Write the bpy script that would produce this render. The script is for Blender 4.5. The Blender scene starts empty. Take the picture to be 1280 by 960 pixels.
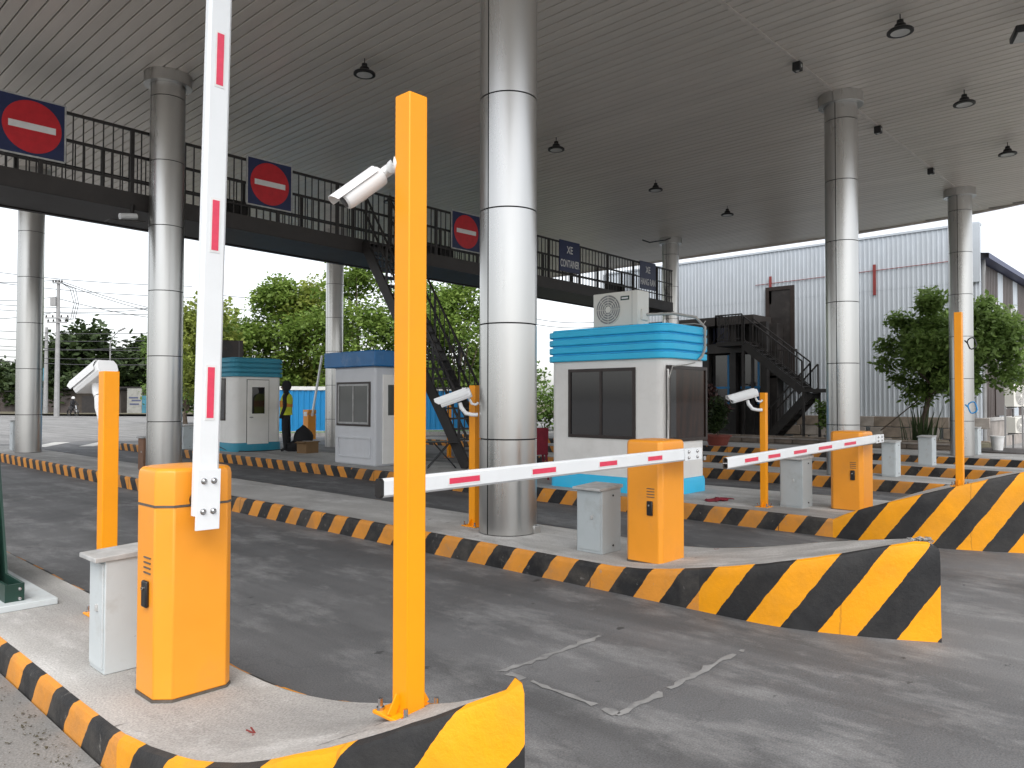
import bpy, bmesh, math, random
from mathutils import Vector, Matrix
R = math.radians
rnd = random.Random(7)
scene = bpy.context.scene
col = scene.collection

# ------------------------------------------------------------------ camera, sky, sun, exposure
cam_d = bpy.data.cameras.new('camera'); cam = bpy.data.objects.new('camera', cam_d); col.objects.link(cam)
scene.camera = cam
cam_d.sensor_width = 36; cam_d.lens = 948/1280*36; cam_d.clip_end = 2000; cam_d.clip_start = .05
YAW, PITCH, ROLL = R(46.8), math.atan(20/948), R(.1)
f0 = Vector((math.sin(YAW), math.cos(YAW), 0)); r0 = Vector((math.cos(YAW), -math.sin(YAW), 0)); u0 = Vector((0, 0, 1))
fw = f0*math.cos(PITCH)+u0*math.sin(PITCH); up = u0*math.cos(PITCH)-f0*math.sin(PITCH)
rt = r0*math.cos(ROLL)+up*math.sin(ROLL); up2 = up*math.cos(ROLL)-r0*math.sin(ROLL)
M = Matrix((rt, up2, -fw)).transposed().to_4x4(); M.translation = (0, 0, 1.5)
cam.matrix_world = M

SUN = Vector((-.35, -.45, .95)).normalized()
world = bpy.data.worlds.new('World'); scene.world = world; world.use_nodes = True
wn, wl = world.node_tree.nodes, world.node_tree.links
wn.clear()
sky = wn.new('ShaderNodeTexSky'); sky.sky_type = 'NISHITA'; sky.sun_disc = False
sky.sun_elevation = math.asin(SUN.z); sky.sun_rotation = math.atan2(SUN.x, SUN.y)
sky.air_density = 1.0; sky.dust_density = 2.0; sky.ozone_density = 1.0
hs = wn.new('ShaderNodeHueSaturation'); hs.inputs['Saturation'].default_value = .22
bg = wn.new('ShaderNodeBackground'); bg.inputs[1].default_value = .13
wo = wn.new('ShaderNodeOutputWorld')
wl.new(sky.outputs[0], hs.inputs['Color']); wl.new(hs.outputs[0], bg.inputs[0]); wl.new(bg.outputs[0], wo.inputs[0])
sd = bpy.data.lights.new('sun', 'SUN'); sd.energy = 1.5; sd.angle = R(60); sd.color = (1, .965, .92)
so = bpy.data.objects.new('sun', sd); col.objects.link(so)
so.rotation_euler = (-SUN).to_track_quat('-Z', 'Y').to_euler()
vs = scene.view_settings
vs.view_transform = 'Standard'; vs.look = 'None'; vs.exposure = 1.2; vs.gamma = 1; vs.use_curve_mapping = False

# ------------------------------------------------------------------ helpers
def gz(X): return -0.0115*(min(max(X, 8.5), 27)-8.5)      # the paving falls gently towards the warehouse
def top(X): return gz(X)+.2                                # top of the islands

def tag(o, label=None, cat=None, group=None, kind=None):
    if label: o['label'] = label
    if cat: o['category'] = cat
    if group: o['group'] = group
    if kind: o['kind'] = kind
    return o
def empty(name, loc, rz=0, label=None, cat=None, group=None):
    o = bpy.data.objects.new(name, None); col.objects.link(o); o.location = loc; o.rotation_euler = (0, 0, rz)
    o.empty_display_size = .2
    return tag(o, label, cat, group)
def inst(o, parent=None, loc=None, rot=None):
    c = o.copy(); col.objects.link(c); c.parent = parent
    if loc is not None: c.location = loc
    if rot is not None: c.rotation_euler = rot
    return c
def copy_tree(o, parent=None):
    c = o.copy(); col.objects.link(c); c.parent = parent
    for ch in list(o.children): copy_tree(ch, c)
    return c

class MB:
    def __init__(s): s.v = []; s.f = []; s.uv = None
    def add(s, vs, fs, M=None):
        n = len(s.v)
        s.v += [tuple(M @ Vector(v)) if M else tuple(v) for v in vs]
        s.f += [tuple(i+n for i in f) for f in fs]
        return s
    def box(s, a, b, M=None):
        x0, y0, z0 = a; x1, y1, z1 = b
        return s.add([(x0,y0,z0),(x1,y0,z0),(x1,y1,z0),(x0,y1,z0),(x0,y0,z1),(x1,y0,z1),(x1,y1,z1),(x0,y1,z1)],
              [(3,2,1,0),(4,5,6,7),(0,1,5,4),(1,2,6,5),(2,3,7,6),(3,0,4,7)], M)
    def cbox(s, c, d, M=None):
        return s.box([c[i]-d[i]/2 for i in range(3)], [c[i]+d[i]/2 for i in range(3)], M)
    def prism(s, pts, z0, z1, M=None):
        n = len(pts)
        return s.add([(x,y,z0) for x,y in pts]+[(x,y,z1) for x,y in pts],
              [tuple(range(n-1,-1,-1)), tuple(range(n,2*n))]+[(i,(i+1)%n,n+(i+1)%n,n+i) for i in range(n)], M)
    def bar(s, p, q, w, h=None, upv=(0,0,1)):
        p, q = Vector(p), Vector(q); h = h or w
        d = (q-p); L = d.length; d.normalize(); u = Vector(upv)
        if abs(d.dot(u)) > .99: u = Vector((0,1,0))
        a = d.cross(u).normalized(); b = a.cross(d)
        vs = [p+a*i*w/2+b*j*h/2 for i,j in ((-1,-1),(1,-1),(1,1),(-1,1))]
        vs += [v+d*L for v in vs]
        return s.add(vs, [(0,1,2,3),(7,6,5,4),(1,0,4,5),(2,1,5,6),(3,2,6,7),(0,3,7,4)])
    def tube(s, pts, r, n=8, caps=True):
        pts = [Vector(p) for p in pts]; k = len(pts); rr = r if isinstance(r, (list, tuple)) else [r]*k
        a = None; vs = []
        for i, p in enumerate(pts):
            d = (pts[min(i+1,k-1)]-pts[max(i-1,0)]).normalized()
            if a is None:
                u = Vector((0,0,1)) if abs(d.z) < .9 else Vector((1,0,0)); a = d.cross(u).normalized()
            else: a = (a-d*a.dot(d)).normalized()
            b = d.cross(a)
            vs += [p+(a*math.cos(t*2*math.pi/n)+b*math.sin(t*2*math.pi/n))*rr[i] for t in range(n)]
        fs = [(i*n+t, i*n+(t+1)%n, (i+1)*n+(t+1)%n, (i+1)*n+t) for i in range(k-1) for t in range(n)]
        if caps: fs += [tuple(range(n-1,-1,-1)), tuple(range((k-1)*n, k*n))]
        return s.add(vs, fs)
    def lathe(s, prof, n=24, M=None, a0=0, a1=2*math.pi):
        full = abs(a1-a0-2*math.pi) < 1e-6; m = n if full else n+1
        vs = [(r*math.cos(a0+(a1-a0)*t/n), r*math.sin(a0+(a1-a0)*t/n), z) for r, z in prof for t in range(m)]
        fs = [(i*m+t, i*m+(t+1)%m, (i+1)*m+(t+1)%m, (i+1)*m+t) for i in range(len(prof)-1) for t in range(n)]
        return s.add(vs, fs, M)
    def build(s, name, m, parent=None, bevel=0, smooth=False, loc=None, seg=2):
        me = bpy.data.meshes.new(name); me.from_pydata(s.v, [], s.f); me.update()
        if s.uv:
            L = me.uv_layers.new(name='UVMap')
            for lp in me.loops: L.data[lp.index].uv = s.uv[lp.vertex_index]
        o = bpy.data.objects.new(name, me); col.objects.link(o); o.parent = parent
        if m: me.materials.append(m)
        if loc: o.location = loc
        if smooth:
            for p in me.polygons: p.use_smooth = True
            me.set_sharp_from_angle(angle=R(35))
        if bevel:
            b = o.modifiers.new('bevel', 'BEVEL'); b.width = bevel; b.segments = seg; b.limit_method = 'ANGLE'; b.angle_limit = R(30)
            for p in me.polygons: p.use_smooth = True
            me.set_sharp_from_angle(angle=R(25))
        return o
def B(a, b): return MB().box(a, b)
def rrect(x0, y0, x1, y1, r, n=6):
    pts = []
    for cx, cy, a in ((x1-r,y0+r,-90),(x1-r,y1-r,0),(x0+r,y1-r,90),(x0+r,y0+r,180)):
        for k in range(n+1):
            t = R(a+90*k/n); pts.append((cx+r*math.cos(t), cy+r*math.sin(t)))
    return pts

# ------------------------------------------------------------------ materials
def nodes(m): return m.node_tree.nodes, m.node_tree.links
def mat(name, c, rough=.5, metal=0, var=.12, scale=6, bump=0, bscale=60, dirt=0, dcol=(.12,.1,.08), dscale=3, spec=.5, stretch=None, coat=0, world_co=False, chips=0):
    m = bpy.data.materials.new(name); m.use_nodes = True; N, L = nodes(m)
    p = N['Principled BSDF']; p.inputs['Roughness'].default_value = rough; p.inputs['Metallic'].default_value = metal
    p.inputs['Specular IOR Level'].default_value = spec; p.inputs['Coat Weight'].default_value = coat; p.inputs['Coat Roughness'].default_value = .15
    if world_co: co = N.new('ShaderNodeNewGeometry').outputs['Position']
    else: co = N.new('ShaderNodeTexCoord').outputs['Object']
    if stretch:
        mp = N.new('ShaderNodeMapping'); mp.inputs['Scale'].default_value = stretch; L.new(co, mp.inputs[0]); co = mp.outputs[0]
    n1 = N.new('ShaderNodeTexNoise'); n1.inputs['Scale'].default_value = scale; n1.inputs['Detail'].default_value = 6; n1.inputs['Roughness'].default_value = .6
    L.new(co, n1.inputs['Vector'])
    rp = N.new('ShaderNodeValToRGB'); rp.color_ramp.elements[0].position = .3; rp.color_ramp.elements[1].position = .7
    rp.color_ramp.elements[0].color = (*[max(0, x*(1-var)) for x in c], 1); rp.color_ramp.elements[1].color = (*[min(1, x*(1+var)) for x in c], 1)
    L.new(n1.outputs['Fac'], rp.inputs[0]); out = rp.outputs[0]
    if dirt:
        n2 = N.new('ShaderNodeTexNoise'); n2.inputs['Scale'].default_value = dscale; n2.inputs['Detail'].default_value = 9; n2.inputs['Roughness'].default_value = .68
        L.new(co, n2.inputs['Vector'])
        r2 = N.new('ShaderNodeValToRGB'); r2.color_ramp.elements[0].position = .52; r2.color_ramp.elements[1].position = .78
        r2.color_ramp.elements[1].color = (dirt,)*3+(1,)
        L.new(n2.outputs['Fac'], r2.inputs[0])
        mx = N.new('ShaderNodeMix'); mx.data_type = 'RGBA'; L.new(r2.outputs[0], mx.inputs[0]); L.new(out, mx.inputs[6]); mx.inputs[7].default_value = (*dcol, 1); out = mx.outputs[2]
        mr = N.new('ShaderNodeMapRange'); mr.inputs[3].default_value = rough*.9; mr.inputs[4].default_value = min(1, rough*1.35); L.new(n2.outputs['Fac'], mr.inputs[0]); L.new(mr.outputs[0], p.inputs['Roughness'])
    if chips:
        n3 = N.new('ShaderNodeTexNoise'); n3.inputs['Scale'].default_value = 26; n3.inputs['Detail'].default_value = 5; n3.inputs['Roughness'].default_value = .6; L.new(co, n3.inputs['Vector'])
        r3_ = N.new('ShaderNodeValToRGB'); r3_.color_ramp.elements[0].position = .725; r3_.color_ramp.elements[1].position = .745; r3_.color_ramp.elements[1].color = (chips,)*3+(1,)
        L.new(n3.outputs['Fac'], r3_.inputs[0])
        m3 = N.new('ShaderNodeMix'); m3.data_type = 'RGBA'; L.new(r3_.outputs[0], m3.inputs[0]); L.new(out, m3.inputs[6]); m3.inputs[7].default_value = (.10,.06,.03,1); out = m3.outputs[2]
    L.new(out, p.inputs['Base Color'])
    if bump:
        nb = N.new('ShaderNodeTexNoise'); nb.inputs['Scale'].default_value = bscale; nb.inputs['Detail'].default_value = 4; L.new(co, nb.inputs['Vector'])
        b = N.new('ShaderNodeBump'); b.inputs['Strength'].default_value = bump; b.inputs['Distance'].default_value = .01
        L.new(nb.outputs['Fac'], b.inputs['Height']); L.new(b.outputs[0], p.inputs['Normal'])
    return m

def ground_mat(name, c0, c1, dust, patch, bump=.5, dustamt=.75, seed=0):
    m = bpy.data.materials.new(name); m.use_nodes = True; N, L = nodes(m); p = N['Principled BSDF']
    co = N.new('ShaderNodeNewGeometry').outputs['Position']
    def noise(s, d=8, r=.6, off=0, st=None):
        n = N.new('ShaderNodeTexNoise'); n.inputs['Scale'].default_value = s; n.inputs['Detail'].default_value = d; n.inputs['Roughness'].default_value = r
        mp = N.new('ShaderNodeMapping'); mp.inputs['Location'].default_value = (off+seed, off*.7, 0)
        if st: mp.inputs['Scale'].default_value = st
        L.new(co, mp.inputs[0]); L.new(mp.outputs[0], n.inputs['Vector']); return n.outputs['Fac']
    def ramp(fac, a, b, ca=(0,0,0,1), cb=(1,1,1,1)):
        r = N.new('ShaderNodeValToRGB'); r.color_ramp.elements[0].position = a; r.color_ramp.elements[1].position = b
        r.color_ramp.elements[0].color = ca; r.color_ramp.elements[1].color = cb; L.new(fac, r.inputs[0]); return r.outputs[0]
    def mix(f, a, b, mode='MIX'):
        x = N.new('ShaderNodeMix'); x.data_type = 'RGBA'; x.blend_type = mode
        for sck, v in ((x.inputs[0], f), (x.inputs[6], a), (x.inputs[7], b)):
            if isinstance(v, (int, float)): sck.default_value = v
            elif isinstance(v, tuple): sck.default_value = (*v, 1)
            else: L.new(v, sck)
        return x.outputs[2]
    base = ramp(noise(.55, 6, .55), .35, .65, (*c0,1), (*c1,1))
    pt = ramp(noise(.35, 5, .5, 31, (1.2,.5,1)), .5, .62)
    base = mix(pt, base, patch)
    wheel = ramp(noise(.9, 4, .6, 77, (1.6,.12,1)), .45, .62, (0,0,0,1), (.55,)*3+(1,))
    base = mix(wheel, base, tuple(x*.55 for x in c0))
    du = ramp(noise(1.7, 12, .72, 11, (1.2,.5,1)), .50, .70, (0,0,0,1), (dustamt,)*3+(1,))
    base = mix(du, base, dust)
    du2 = ramp(noise(5, 10, .75, 5), .6, .72, (0,0,0,1), (dustamt*.6,)*3+(1,))
    base = mix(du2, base, dust)
    spots = ramp(noise(6.5, 4, .55, 19, (.55,1,1)), .70, .725, (0,0,0,1), (.75,)*3+(1,))
    base = mix(spots, base, tuple(x*.35 for x in c0))
    v = N.new('ShaderNodeTexVoronoi'); v.inputs['Scale'].default_value = .32; v.feature = 'DISTANCE_TO_EDGE'
    nm = N.new('ShaderNodeTexNoise'); nm.inputs['Scale'].default_value = 1.2; nm.inputs['Detail'].default_value = 8; L.new(co, nm.inputs['Vector'])
    va = N.new('ShaderNodeVectorMath'); va.operation = 'MULTIPLY_ADD'; va.inputs[1].default_value = (1.4,)*3; L.new(nm.outputs['Color'], va.inputs[0]); L.new(co, va.inputs[2])
    L.new(va.outputs[0], v.inputs['Vector'])
    crk = ramp(v.outputs['Distance'], .0, .004, (.18,)*3+(1,), (0,0,0,1))
    base = mix(crk, base, tuple(x*.4 for x in c0))
    g = noise(110, 4, .7); g2 = ramp(g, .3, .7, (.62,)*3+(1,), (1.38,)*3+(1,))
    base = mix(1.0, base, g2, 'MULTIPLY')
    L.new(base, p.inputs['Base Color'])
    rr = ramp(noise(1.8, 6, .6, 3), .3, .7, (.6,)*3+(1,), (.9,)*3+(1,)); L.new(rr, p.inputs['Roughness'])
    b = N.new('ShaderNodeBump'); b.inputs['Strength'].default_value = bump; b.inputs['Distance'].default_value = .006
    L.new(g, b.inputs['Height']); L.new(b.outputs[0], p.inputs['Normal'])
    p.inputs['Specular IOR Level'].default_value = .4
    return m

def stripe_mat(name, yel, wear, half=.23, lean=.55, Yv=1e3):
    """black/yellow kerb paint, stripes laid along the kerb (UV x = metres along it, y = height), worn in blotches"""
    m = bpy.data.materials.new(name); m.use_nodes = True; N, L = nodes(m); p = N['Principled BSDF']
    uv = N.new('ShaderNodeUVMap').outputs[0]; sp = N.new('ShaderNodeSeparateXYZ'); L.new(uv, sp.inputs[0])
    pos = N.new('ShaderNodeNewGeometry').outputs['Position']
    def math_(op, a, b=None):
        n = N.new('ShaderNodeMath'); n.operation = op
        for i, v in enumerate((a, b)):
            if v is None: continue
            if isinstance(v, (int, float)): n.inputs[i].default_value = v
            else: L.new(v, n.inputs[i])
        return n.outputs[0]
    def noise(s, d=6, r=.6):
        n = N.new('ShaderNodeTexNoise'); n.inputs['Scale'].default_value = s; n.inputs['Detail'].default_value = d; n.inputs['Roughness'].default_value = r; L.new(pos, n.inputs['Vector']); return n.outputs['Fac']
    def ramp(fac, a, b, ca=(0,0,0,1), cb=(1,1,1,1)):
        r = N.new('ShaderNodeValToRGB'); r.color_ramp.elements[0].position = a; r.color_ramp.elements[1].position = b
        r.color_ramp.elements[0].color = ca; r.color_ramp.elements[1].color = cb; L.new(fac, r.inputs[0]); return r.outputs[0]
    def mix(f, a, b):
        x = N.new('ShaderNodeMix'); x.data_type = 'RGBA'
        for sck, v in ((x.inputs[0], f), (x.inputs[6], a), (x.inputs[7], b)):
            if isinstance(v, (int, float)): sck.default_value = v
            elif isinstance(v, tuple): sck.default_value = (*v, 1)
            else: L.new(v, sck)
        return x.outputs[2]
    sgn = math_('SUBTRACT', 1, math_('MULTIPLY', 2, math_('GREATER_THAN', sp.outputs[0], Yv)))
    c = math_('ADD', sp.outputs[0], math_('MULTIPLY', sgn, math_('MULTIPLY', sp.outputs[1], lean)))
    c = math_('ADD', c, math_('MULTIPLY', math_('SUBTRACT', noise(9, 3), .5), .03))
    st = math_('LESS_THAN', math_('FRACT', math_('DIVIDE', c, 2*half)), .5)
    yl = ramp(noise(3, 6), .3, .7, (*[x*.86 for x in yel],1), (*[min(1, x*1.1) for x in yel],1))
    bk = ramp(noise(4, 6), .3, .7, (.012,.012,.013,1), (.03,.03,.031,1))
    base = mix(st, bk, yl)
    dm = ramp(noise(2.2, 9, .7), .45, .8, (0,0,0,1), (min(1, wear*.9),)*3+(1,))
    base = mix(dm, base, (.17,.15,.125))
    sc = ramp(noise(14, 9, .75), .72-.2*wear, .8-.2*wear, (0,0,0,1), (min(1, .35+wear*.4),)*3+(1,))
    base = mix(sc, base, (.3,.285,.26))
    jt = math_('LESS_THAN', math_('FRACT', math_('DIVIDE', math_('ADD', sp.outputs[0], math_('MULTIPLY', math_('SUBTRACT', noise(6, 4), .5), .05)), 1.93)), .006)
    base = mix(math_('MULTIPLY', jt, min(1, wear*1.3)), base, (.03,.028,.025))
    L.new(base, p.inputs['Base Color']); p.inputs['Roughness'].default_value = .5+.2*wear; p.inputs['Specular IOR Level'].default_value = .35
    b = N.new('ShaderNodeBump'); b.inputs['Strength'].default_value = .35+.3*wear; b.inputs['Distance'].default_value = .01
    L.new(noise(26, 8, .7), b.inputs['Height']); L.new(b.outputs[0], p.inputs['Normal'])
    return m

def leaf_mat(name, a, b, tr=.35):
    m = bpy.data.materials.new(name); m.use_nodes = True; N, L = nodes(m); p = N['Principled BSDF']; out = N['Material Output']
    co = N.new('ShaderNodeTexCoord').outputs['Object']
    n = N.new('ShaderNodeTexNoise'); n.inputs['Scale'].default_value = 1.3; n.inputs['Detail'].default_value = 8; n.inputs['Roughness'].default_value = .75; L.new(co, n.inputs['Vector'])
    r = N.new('ShaderNodeValToRGB'); r.color_ramp.elements[0].position = .32; r.color_ramp.elements[1].position = .68
    r.color_ramp.elements[0].color = (*a,1); r.color_ramp.elements[1].color = (*b,1); L.new(n.outputs['Fac'], r.inputs[0])
    L.new(r.outputs[0], p.inputs['Base Color']); p.inputs['Roughness'].default_value = .55; p.inputs['Specular IOR Level'].default_value = .35
    t = N.new('ShaderNodeBsdfTranslucent'); L.new(r.outputs[0], t.inputs[0]); mx = N.new('ShaderNodeMixShader'); mx.inputs[0].default_value = tr
    L.new(p.outputs[0], mx.inputs[1]); L.new(t.outputs[0], mx.inputs[2]); L.new(mx.outputs[0], out.inputs[0])
    return m
def wood_mat(name, a, b):
    m = bpy.data.materials.new(name); m.use_nodes = True; N, L = nodes(m); p = N['Principled BSDF']
    co = N.new('ShaderNodeTexCoord').outputs['Object']; mp = N.new('ShaderNodeMapping'); mp.inputs['Scale'].default_value = (1, 1, .25); L.new(co, mp.inputs[0])
    w = N.new('ShaderNodeTexWave'); w.inputs['Scale'].default_value = 1.6; w.inputs['Distortion'].default_value = 16; w.inputs['Detail'].default_value = 3; w.inputs['Detail Scale'].default_value = 1.2; L.new(mp.outputs[0], w.inputs['Vector'])
    r = N.new('ShaderNodeValToRGB'); r.color_ramp.elements[0].color = (*a,1); r.color_ramp.elements[1].color = (*b,1); L.new(w.outputs['Fac'], r.inputs[0]); L.new(r.outputs[0], p.inputs['Base Color'])
    p.inputs['Roughness'].default_value = .06; p.inputs['Specular IOR Level'].default_value = .4
    return m
def glass_mat(name, c, rough=.06):
    m = mat(name, c, rough, 0, .05, 2); m.node_tree.nodes['Principled BSDF'].inputs['Specular IOR Level'].default_value = .8
    return m

M_ = {}
M_['asphalt'] = ground_mat('asphalt', (.105,.106,.109), (.155,.156,.159), (.32,.32,.318), (.175,.176,.178), .6, .7)
M_['shoulder'] = ground_mat('dusty shoulder', (.16,.157,.15), (.23,.225,.215), (.34,.33,.32), (.2,.195,.19), .5, .6, 55)
M_['lightroad'] = ground_mat('pale road', (.16,.16,.158), (.22,.218,.214), (.30,.295,.29), (.2,.198,.195), .3, .4, 40)
M_['verge'] = mat('earth verge', (.09,.08,.05), .95, var=.5, scale=.5, world_co=True)
M_['concrete'] = ground_mat('island concrete', (.36,.35,.335), (.50,.49,.47), (.68,.675,.66), (.45,.44,.42), .35, .8, 90)
M_['kerb'] = stripe_mat('worn kerb paint', (.70,.28,.035), .6, Yv=12.3, lean=.72)
M_['nose'] = stripe_mat('fresh kerb paint', (.87,.35,.004), .2, lean=.72)
M_['column'] = mat('brushed aluminium panel', (.56,.555,.54), .25, 1.0, .035, 2, stretch=(1,1,.12), dirt=.28, dcol=(.44,.43,.41), dscale=1.6)
M_['dark'] = mat('dark gap', (.015,.015,.015), .8)
M_['ceil'] = mat('ceiling strip aluminium', (.70,.65,.59), .36, .25, .07, 1.2, stretch=(3,.25,1), dirt=.35, dcol=(.56,.52,.47), dscale=.7, world_co=True)
M_['trim'] = mat('ceiling trim', (.68,.63,.58), .4, .25)
M_['steel'] = mat('dark brown painted steel', (.022,.019,.018), .45, 0, .3, 3, dirt=.5, dcol=(.06,.052,.046))
M_['steel_soft'] = mat('dark walkway fascia', (.035,.03,.028), .5, 0, .25, 2, dirt=.5, dcol=(.07,.06,.055))
M_['orange'] = mat('orange powder coat', (.87,.325,.02), .36, 0, .06, 2, bump=.05, bscale=300, dirt=.42, dcol=(.60,.25,.06), dscale=4, coat=.1, chips=.8)
M_['orange2'] = mat('amber post paint', (.92,.335,.003), .38, 0, .05, 2, dirt=.35, dcol=(.70,.27,.03), dscale=3, coat=.05, spec=.35, chips=.6)
M_['white'] = mat('white painted aluminium', (.78,.80,.81), .35, 0, .03, 3, dirt=.2, dcol=(.6,.6,.58), dscale=5)
M_['whitecam'] = mat('white camera housing', (.76,.77,.77), .35, 0, .03, 3, dirt=.15, dcol=(.5,.5,.48))
M_['greycab'] = mat('grey cabinet paint', (.42,.46,.47), .42, 0, .05, 3, dirt=.55, dcol=(.27,.27,.25), dscale=5, chips=.7)
M_['palecab'] = mat('pale cabinet paint', (.54,.58,.59), .42, 0, .05, 3, dirt=.6, dcol=(.33,.32,.29), dscale=6, chips=.8)
M_['lid'] = mat('weathered cabinet lid', (.44,.44,.43), .6, 0, .2, 9, dirt=.6, dcol=(.25,.24,.22), dscale=8)
M_['black'] = mat('black plastic', (.012,.012,.013), .4)
M_['rubber'] = mat('grey rubber seal', (.1,.085,.07), .6, var=.3, scale=20)
M_['red'] = mat('red reflective sticker', (.72,.045,.10), .35, var=.08, scale=30)
M_['signred'] = mat('sign red', (.55,.015,.025), .4)
M_['signblue'] = mat('sign navy', (.012,.022,.085), .4)
M_['signgrey'] = mat('faded sign navy', (.06,.07,.13), .5)
M_['signwhite'] = mat('sign white', (.75,.75,.74), .45, dirt=.2)
M_['chrome'] = mat('bolt steel', (.5,.5,.5), .25, 1)
M_['boothwhite'] = mat('booth white panel', (.88,.86,.82), .4, 0, .04, 2, dirt=.25, dcol=(.55,.51,.45), dscale=2.5)
M_['boothwhite2'] = mat('booth grey white panel', (.62,.63,.65), .4, 0, .04, 2, dirt=.3, dcol=(.48,.47,.45), dscale=2.5)
M_['cyan'] = mat('booth cyan', (.025,.56,.90), .4, 0, .06, 3, dirt=.25, dcol=(.12,.42,.55), dscale=3)
M_['teal'] = mat('booth teal', (.03,.28,.40), .45, 0, .08, 3, dirt=.35, dcol=(.1,.25,.3))
M_['boothblue'] = mat('booth blue roof', (.01,.14,.36), .35, 0, .15, 3, dirt=.5, dcol=(.35,.4,.45), dscale=2)
M_['glass'] = glass_mat('dark window glass', (.02,.02,.022))
M_['glassgrey'] = glass_mat('reflecting window glass', (.10,.105,.10))
M_['frame'] = mat('bronze window frame', (.04,.03,.027), .4, .3)
M_['wood'] = wood_mat('dark wood panel', (.014,.006,.004), (.034,.014,.008))
M_['acwhite'] = mat('air conditioner casing', (.74,.72,.66), .45, 0, .04, 3, dirt=.3, dcol=(.45,.42,.36))
M_['green'] = mat('dark green steel', (.008,.04,.028), .4, 0, .2, 5, dirt=.4, dcol=(.05,.06,.05))
M_['clad'] = mat('white corrugated cladding', (.46,.50,.54), .4, .1, .05, .6, dirt=.3, dcol=(.36,.38,.39), dscale=.8)
M_['cladbrown'] = mat('brown cladding', (.07,.055,.05), .5, 0, .12, 2)
M_['stone'] = mat('stone cladding', (.22,.18,.145), .8, 0, .35, 2.5, bump=.6, bscale=14, dirt=.5, dcol=(.1,.085,.07), dscale=4)
M_['stone2'] = mat('pale stone cladding', (.30,.27,.245), .8, 0, .3, 2, bump=.5, bscale=14)
M_['redpipe'] = mat('red steel', (.22,.035,.032), .5)
M_['bark'] = mat('bark', (.10,.075,.055), .9, 0, .4, 6, bump=.6, bscale=20)
M_['leafbright'] = leaf_mat('bright leaves', (.07,.15,.022), (.27,.36,.08), .45)
M_['leafyellow'] = leaf_mat('yellow green leaves', (.12,.175,.025), (.34,.38,.09), .45)
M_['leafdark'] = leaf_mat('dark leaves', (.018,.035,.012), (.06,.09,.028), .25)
M_['leafmid'] = leaf_mat('mid leaves', (.045,.10,.02), (.18,.27,.06), .4)
M_['leafgarden'] = leaf_mat('garden tree leaves', (.07,.13,.03), (.28,.40,.11), .45)
M_['leafred'] = leaf_mat('dark red leaves', (.03,.012,.012), (.07,.03,.025), .2)
M_['fence'] = mat('blue sheet fence', (.012,.22,.52), .45, 0, .08, 1, dirt=.25, dcol=(.05,.25,.45))
M_['grass'] = mat('grass strip', (.06,.14,.02), .9, 0, .4, 5)
M_['pole'] = mat('concrete pole', (.26,.26,.26), .8, 0, .15, 2)
M_['wire'] = mat('cable', (.05,.05,.055), .7)
M_['paint'] = mat('white road paint', (.62,.61,.58), .7, 0, .15, 4, dirt=.7, dcol=(.3,.3,.29), dscale=2)
M_['paint2'] = mat('grimy board', (.26,.26,.24), .8, 0, .3, 2, dirt=.7, dcol=(.12,.11,.1), dscale=2)
M_['cement'] = mat('cement joint', (.25,.248,.243), .9, 0, .2, 6, dirt=1, dcol=(.13,.13,.132), dscale=9)
M_['pot'] = mat('red clay pot', (.20,.045,.03), .6)
M_['skin'] = mat('skin', (.16,.085,.055), .6)
M_['cloth'] = mat('black cloth', (.012,.012,.014), .85, bump=.3, bscale=40)
M_['hivis'] = mat('hi-vis vest', (.55,.62,.03), .7)
M_['hivis2'] = mat('orange vest panel', (.62,.24,.03), .7)
M_['card'] = mat('cardboard', (.20,.12,.055), .85, 0, .1, 5)
M_['lens'] = mat('lamp lens', (.55,.55,.53), .3)
M_['shed'] = mat('weathered shed wall', (.055,.045,.036), .9, 0, .3, 1.5, dirt=.5)
M_['bluecloth'] = mat('blue tarpaulin', (.04,.16,.22), .6, 0, .2, 2)
M_['cable'] = mat('pale hose', (.40,.38,.35), .6)
M_['cloth_red'] = mat('red cloth', (.22,.015,.03), .8, 0, .2, 10)
M_['brownplate'] = mat('rust brown panel', (.18,.09,.05), .7, 0, .3, 4)

# ------------------------------------------------------------------ ground
def sheet(name, x0, y0, x1, y1, dz, m, kind='structure'):
    xs = sorted(set([x0, x1]+[x for x in (8.5, 27) if x0 < x < x1])); mb = MB()
    vs = []
    for x in xs: vs += [(x, y0, gz(x)+dz), (x, y1, gz(x)+dz)]
    mb.add(vs, [(2*i, 2*i+2, 2*i+3, 2*i+1) for i in range(len(xs)-1)])
    return tag(mb.build(name, m), kind=kind)
sheet('ground', -700, -700, 700, 900, -.012, M_['lightroad'])
sheet('road', -60, -60, 29, 29.5, 0, M_['asphalt'])
sheet('shoulder', -60, -60, 1.092, 27, .055, M_['shoulder'])
def px(x, y, d=None, z=0):
    """world point seen at a photo pixel, on the ground plane (used only to lay out the far background)"""
    v = fw+rt*((x-640)/948)-up2*((y-480)/948)
    t = d if d is not None else (z-1.5)/v.z
    return Vector((0,0,1.5))+v*t
a, b = px(-350, 516.5), px(760, 519)
n = Vector((-(b-a).y, (b-a).x, 0)).normalized()
mb = MB(); mb.add([(a.x,a.y,-.20),(b.x,b.y,-.20),(b.x+n.x*500,b.y+n.y*500,-.19),(a.x+n.x*500,a.y+n.y*500,-.19)], [(0,1,2,3)])
o = mb.build('verge', M_['verge']); o.location.z = .2; tag(o, kind='structure')
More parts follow.
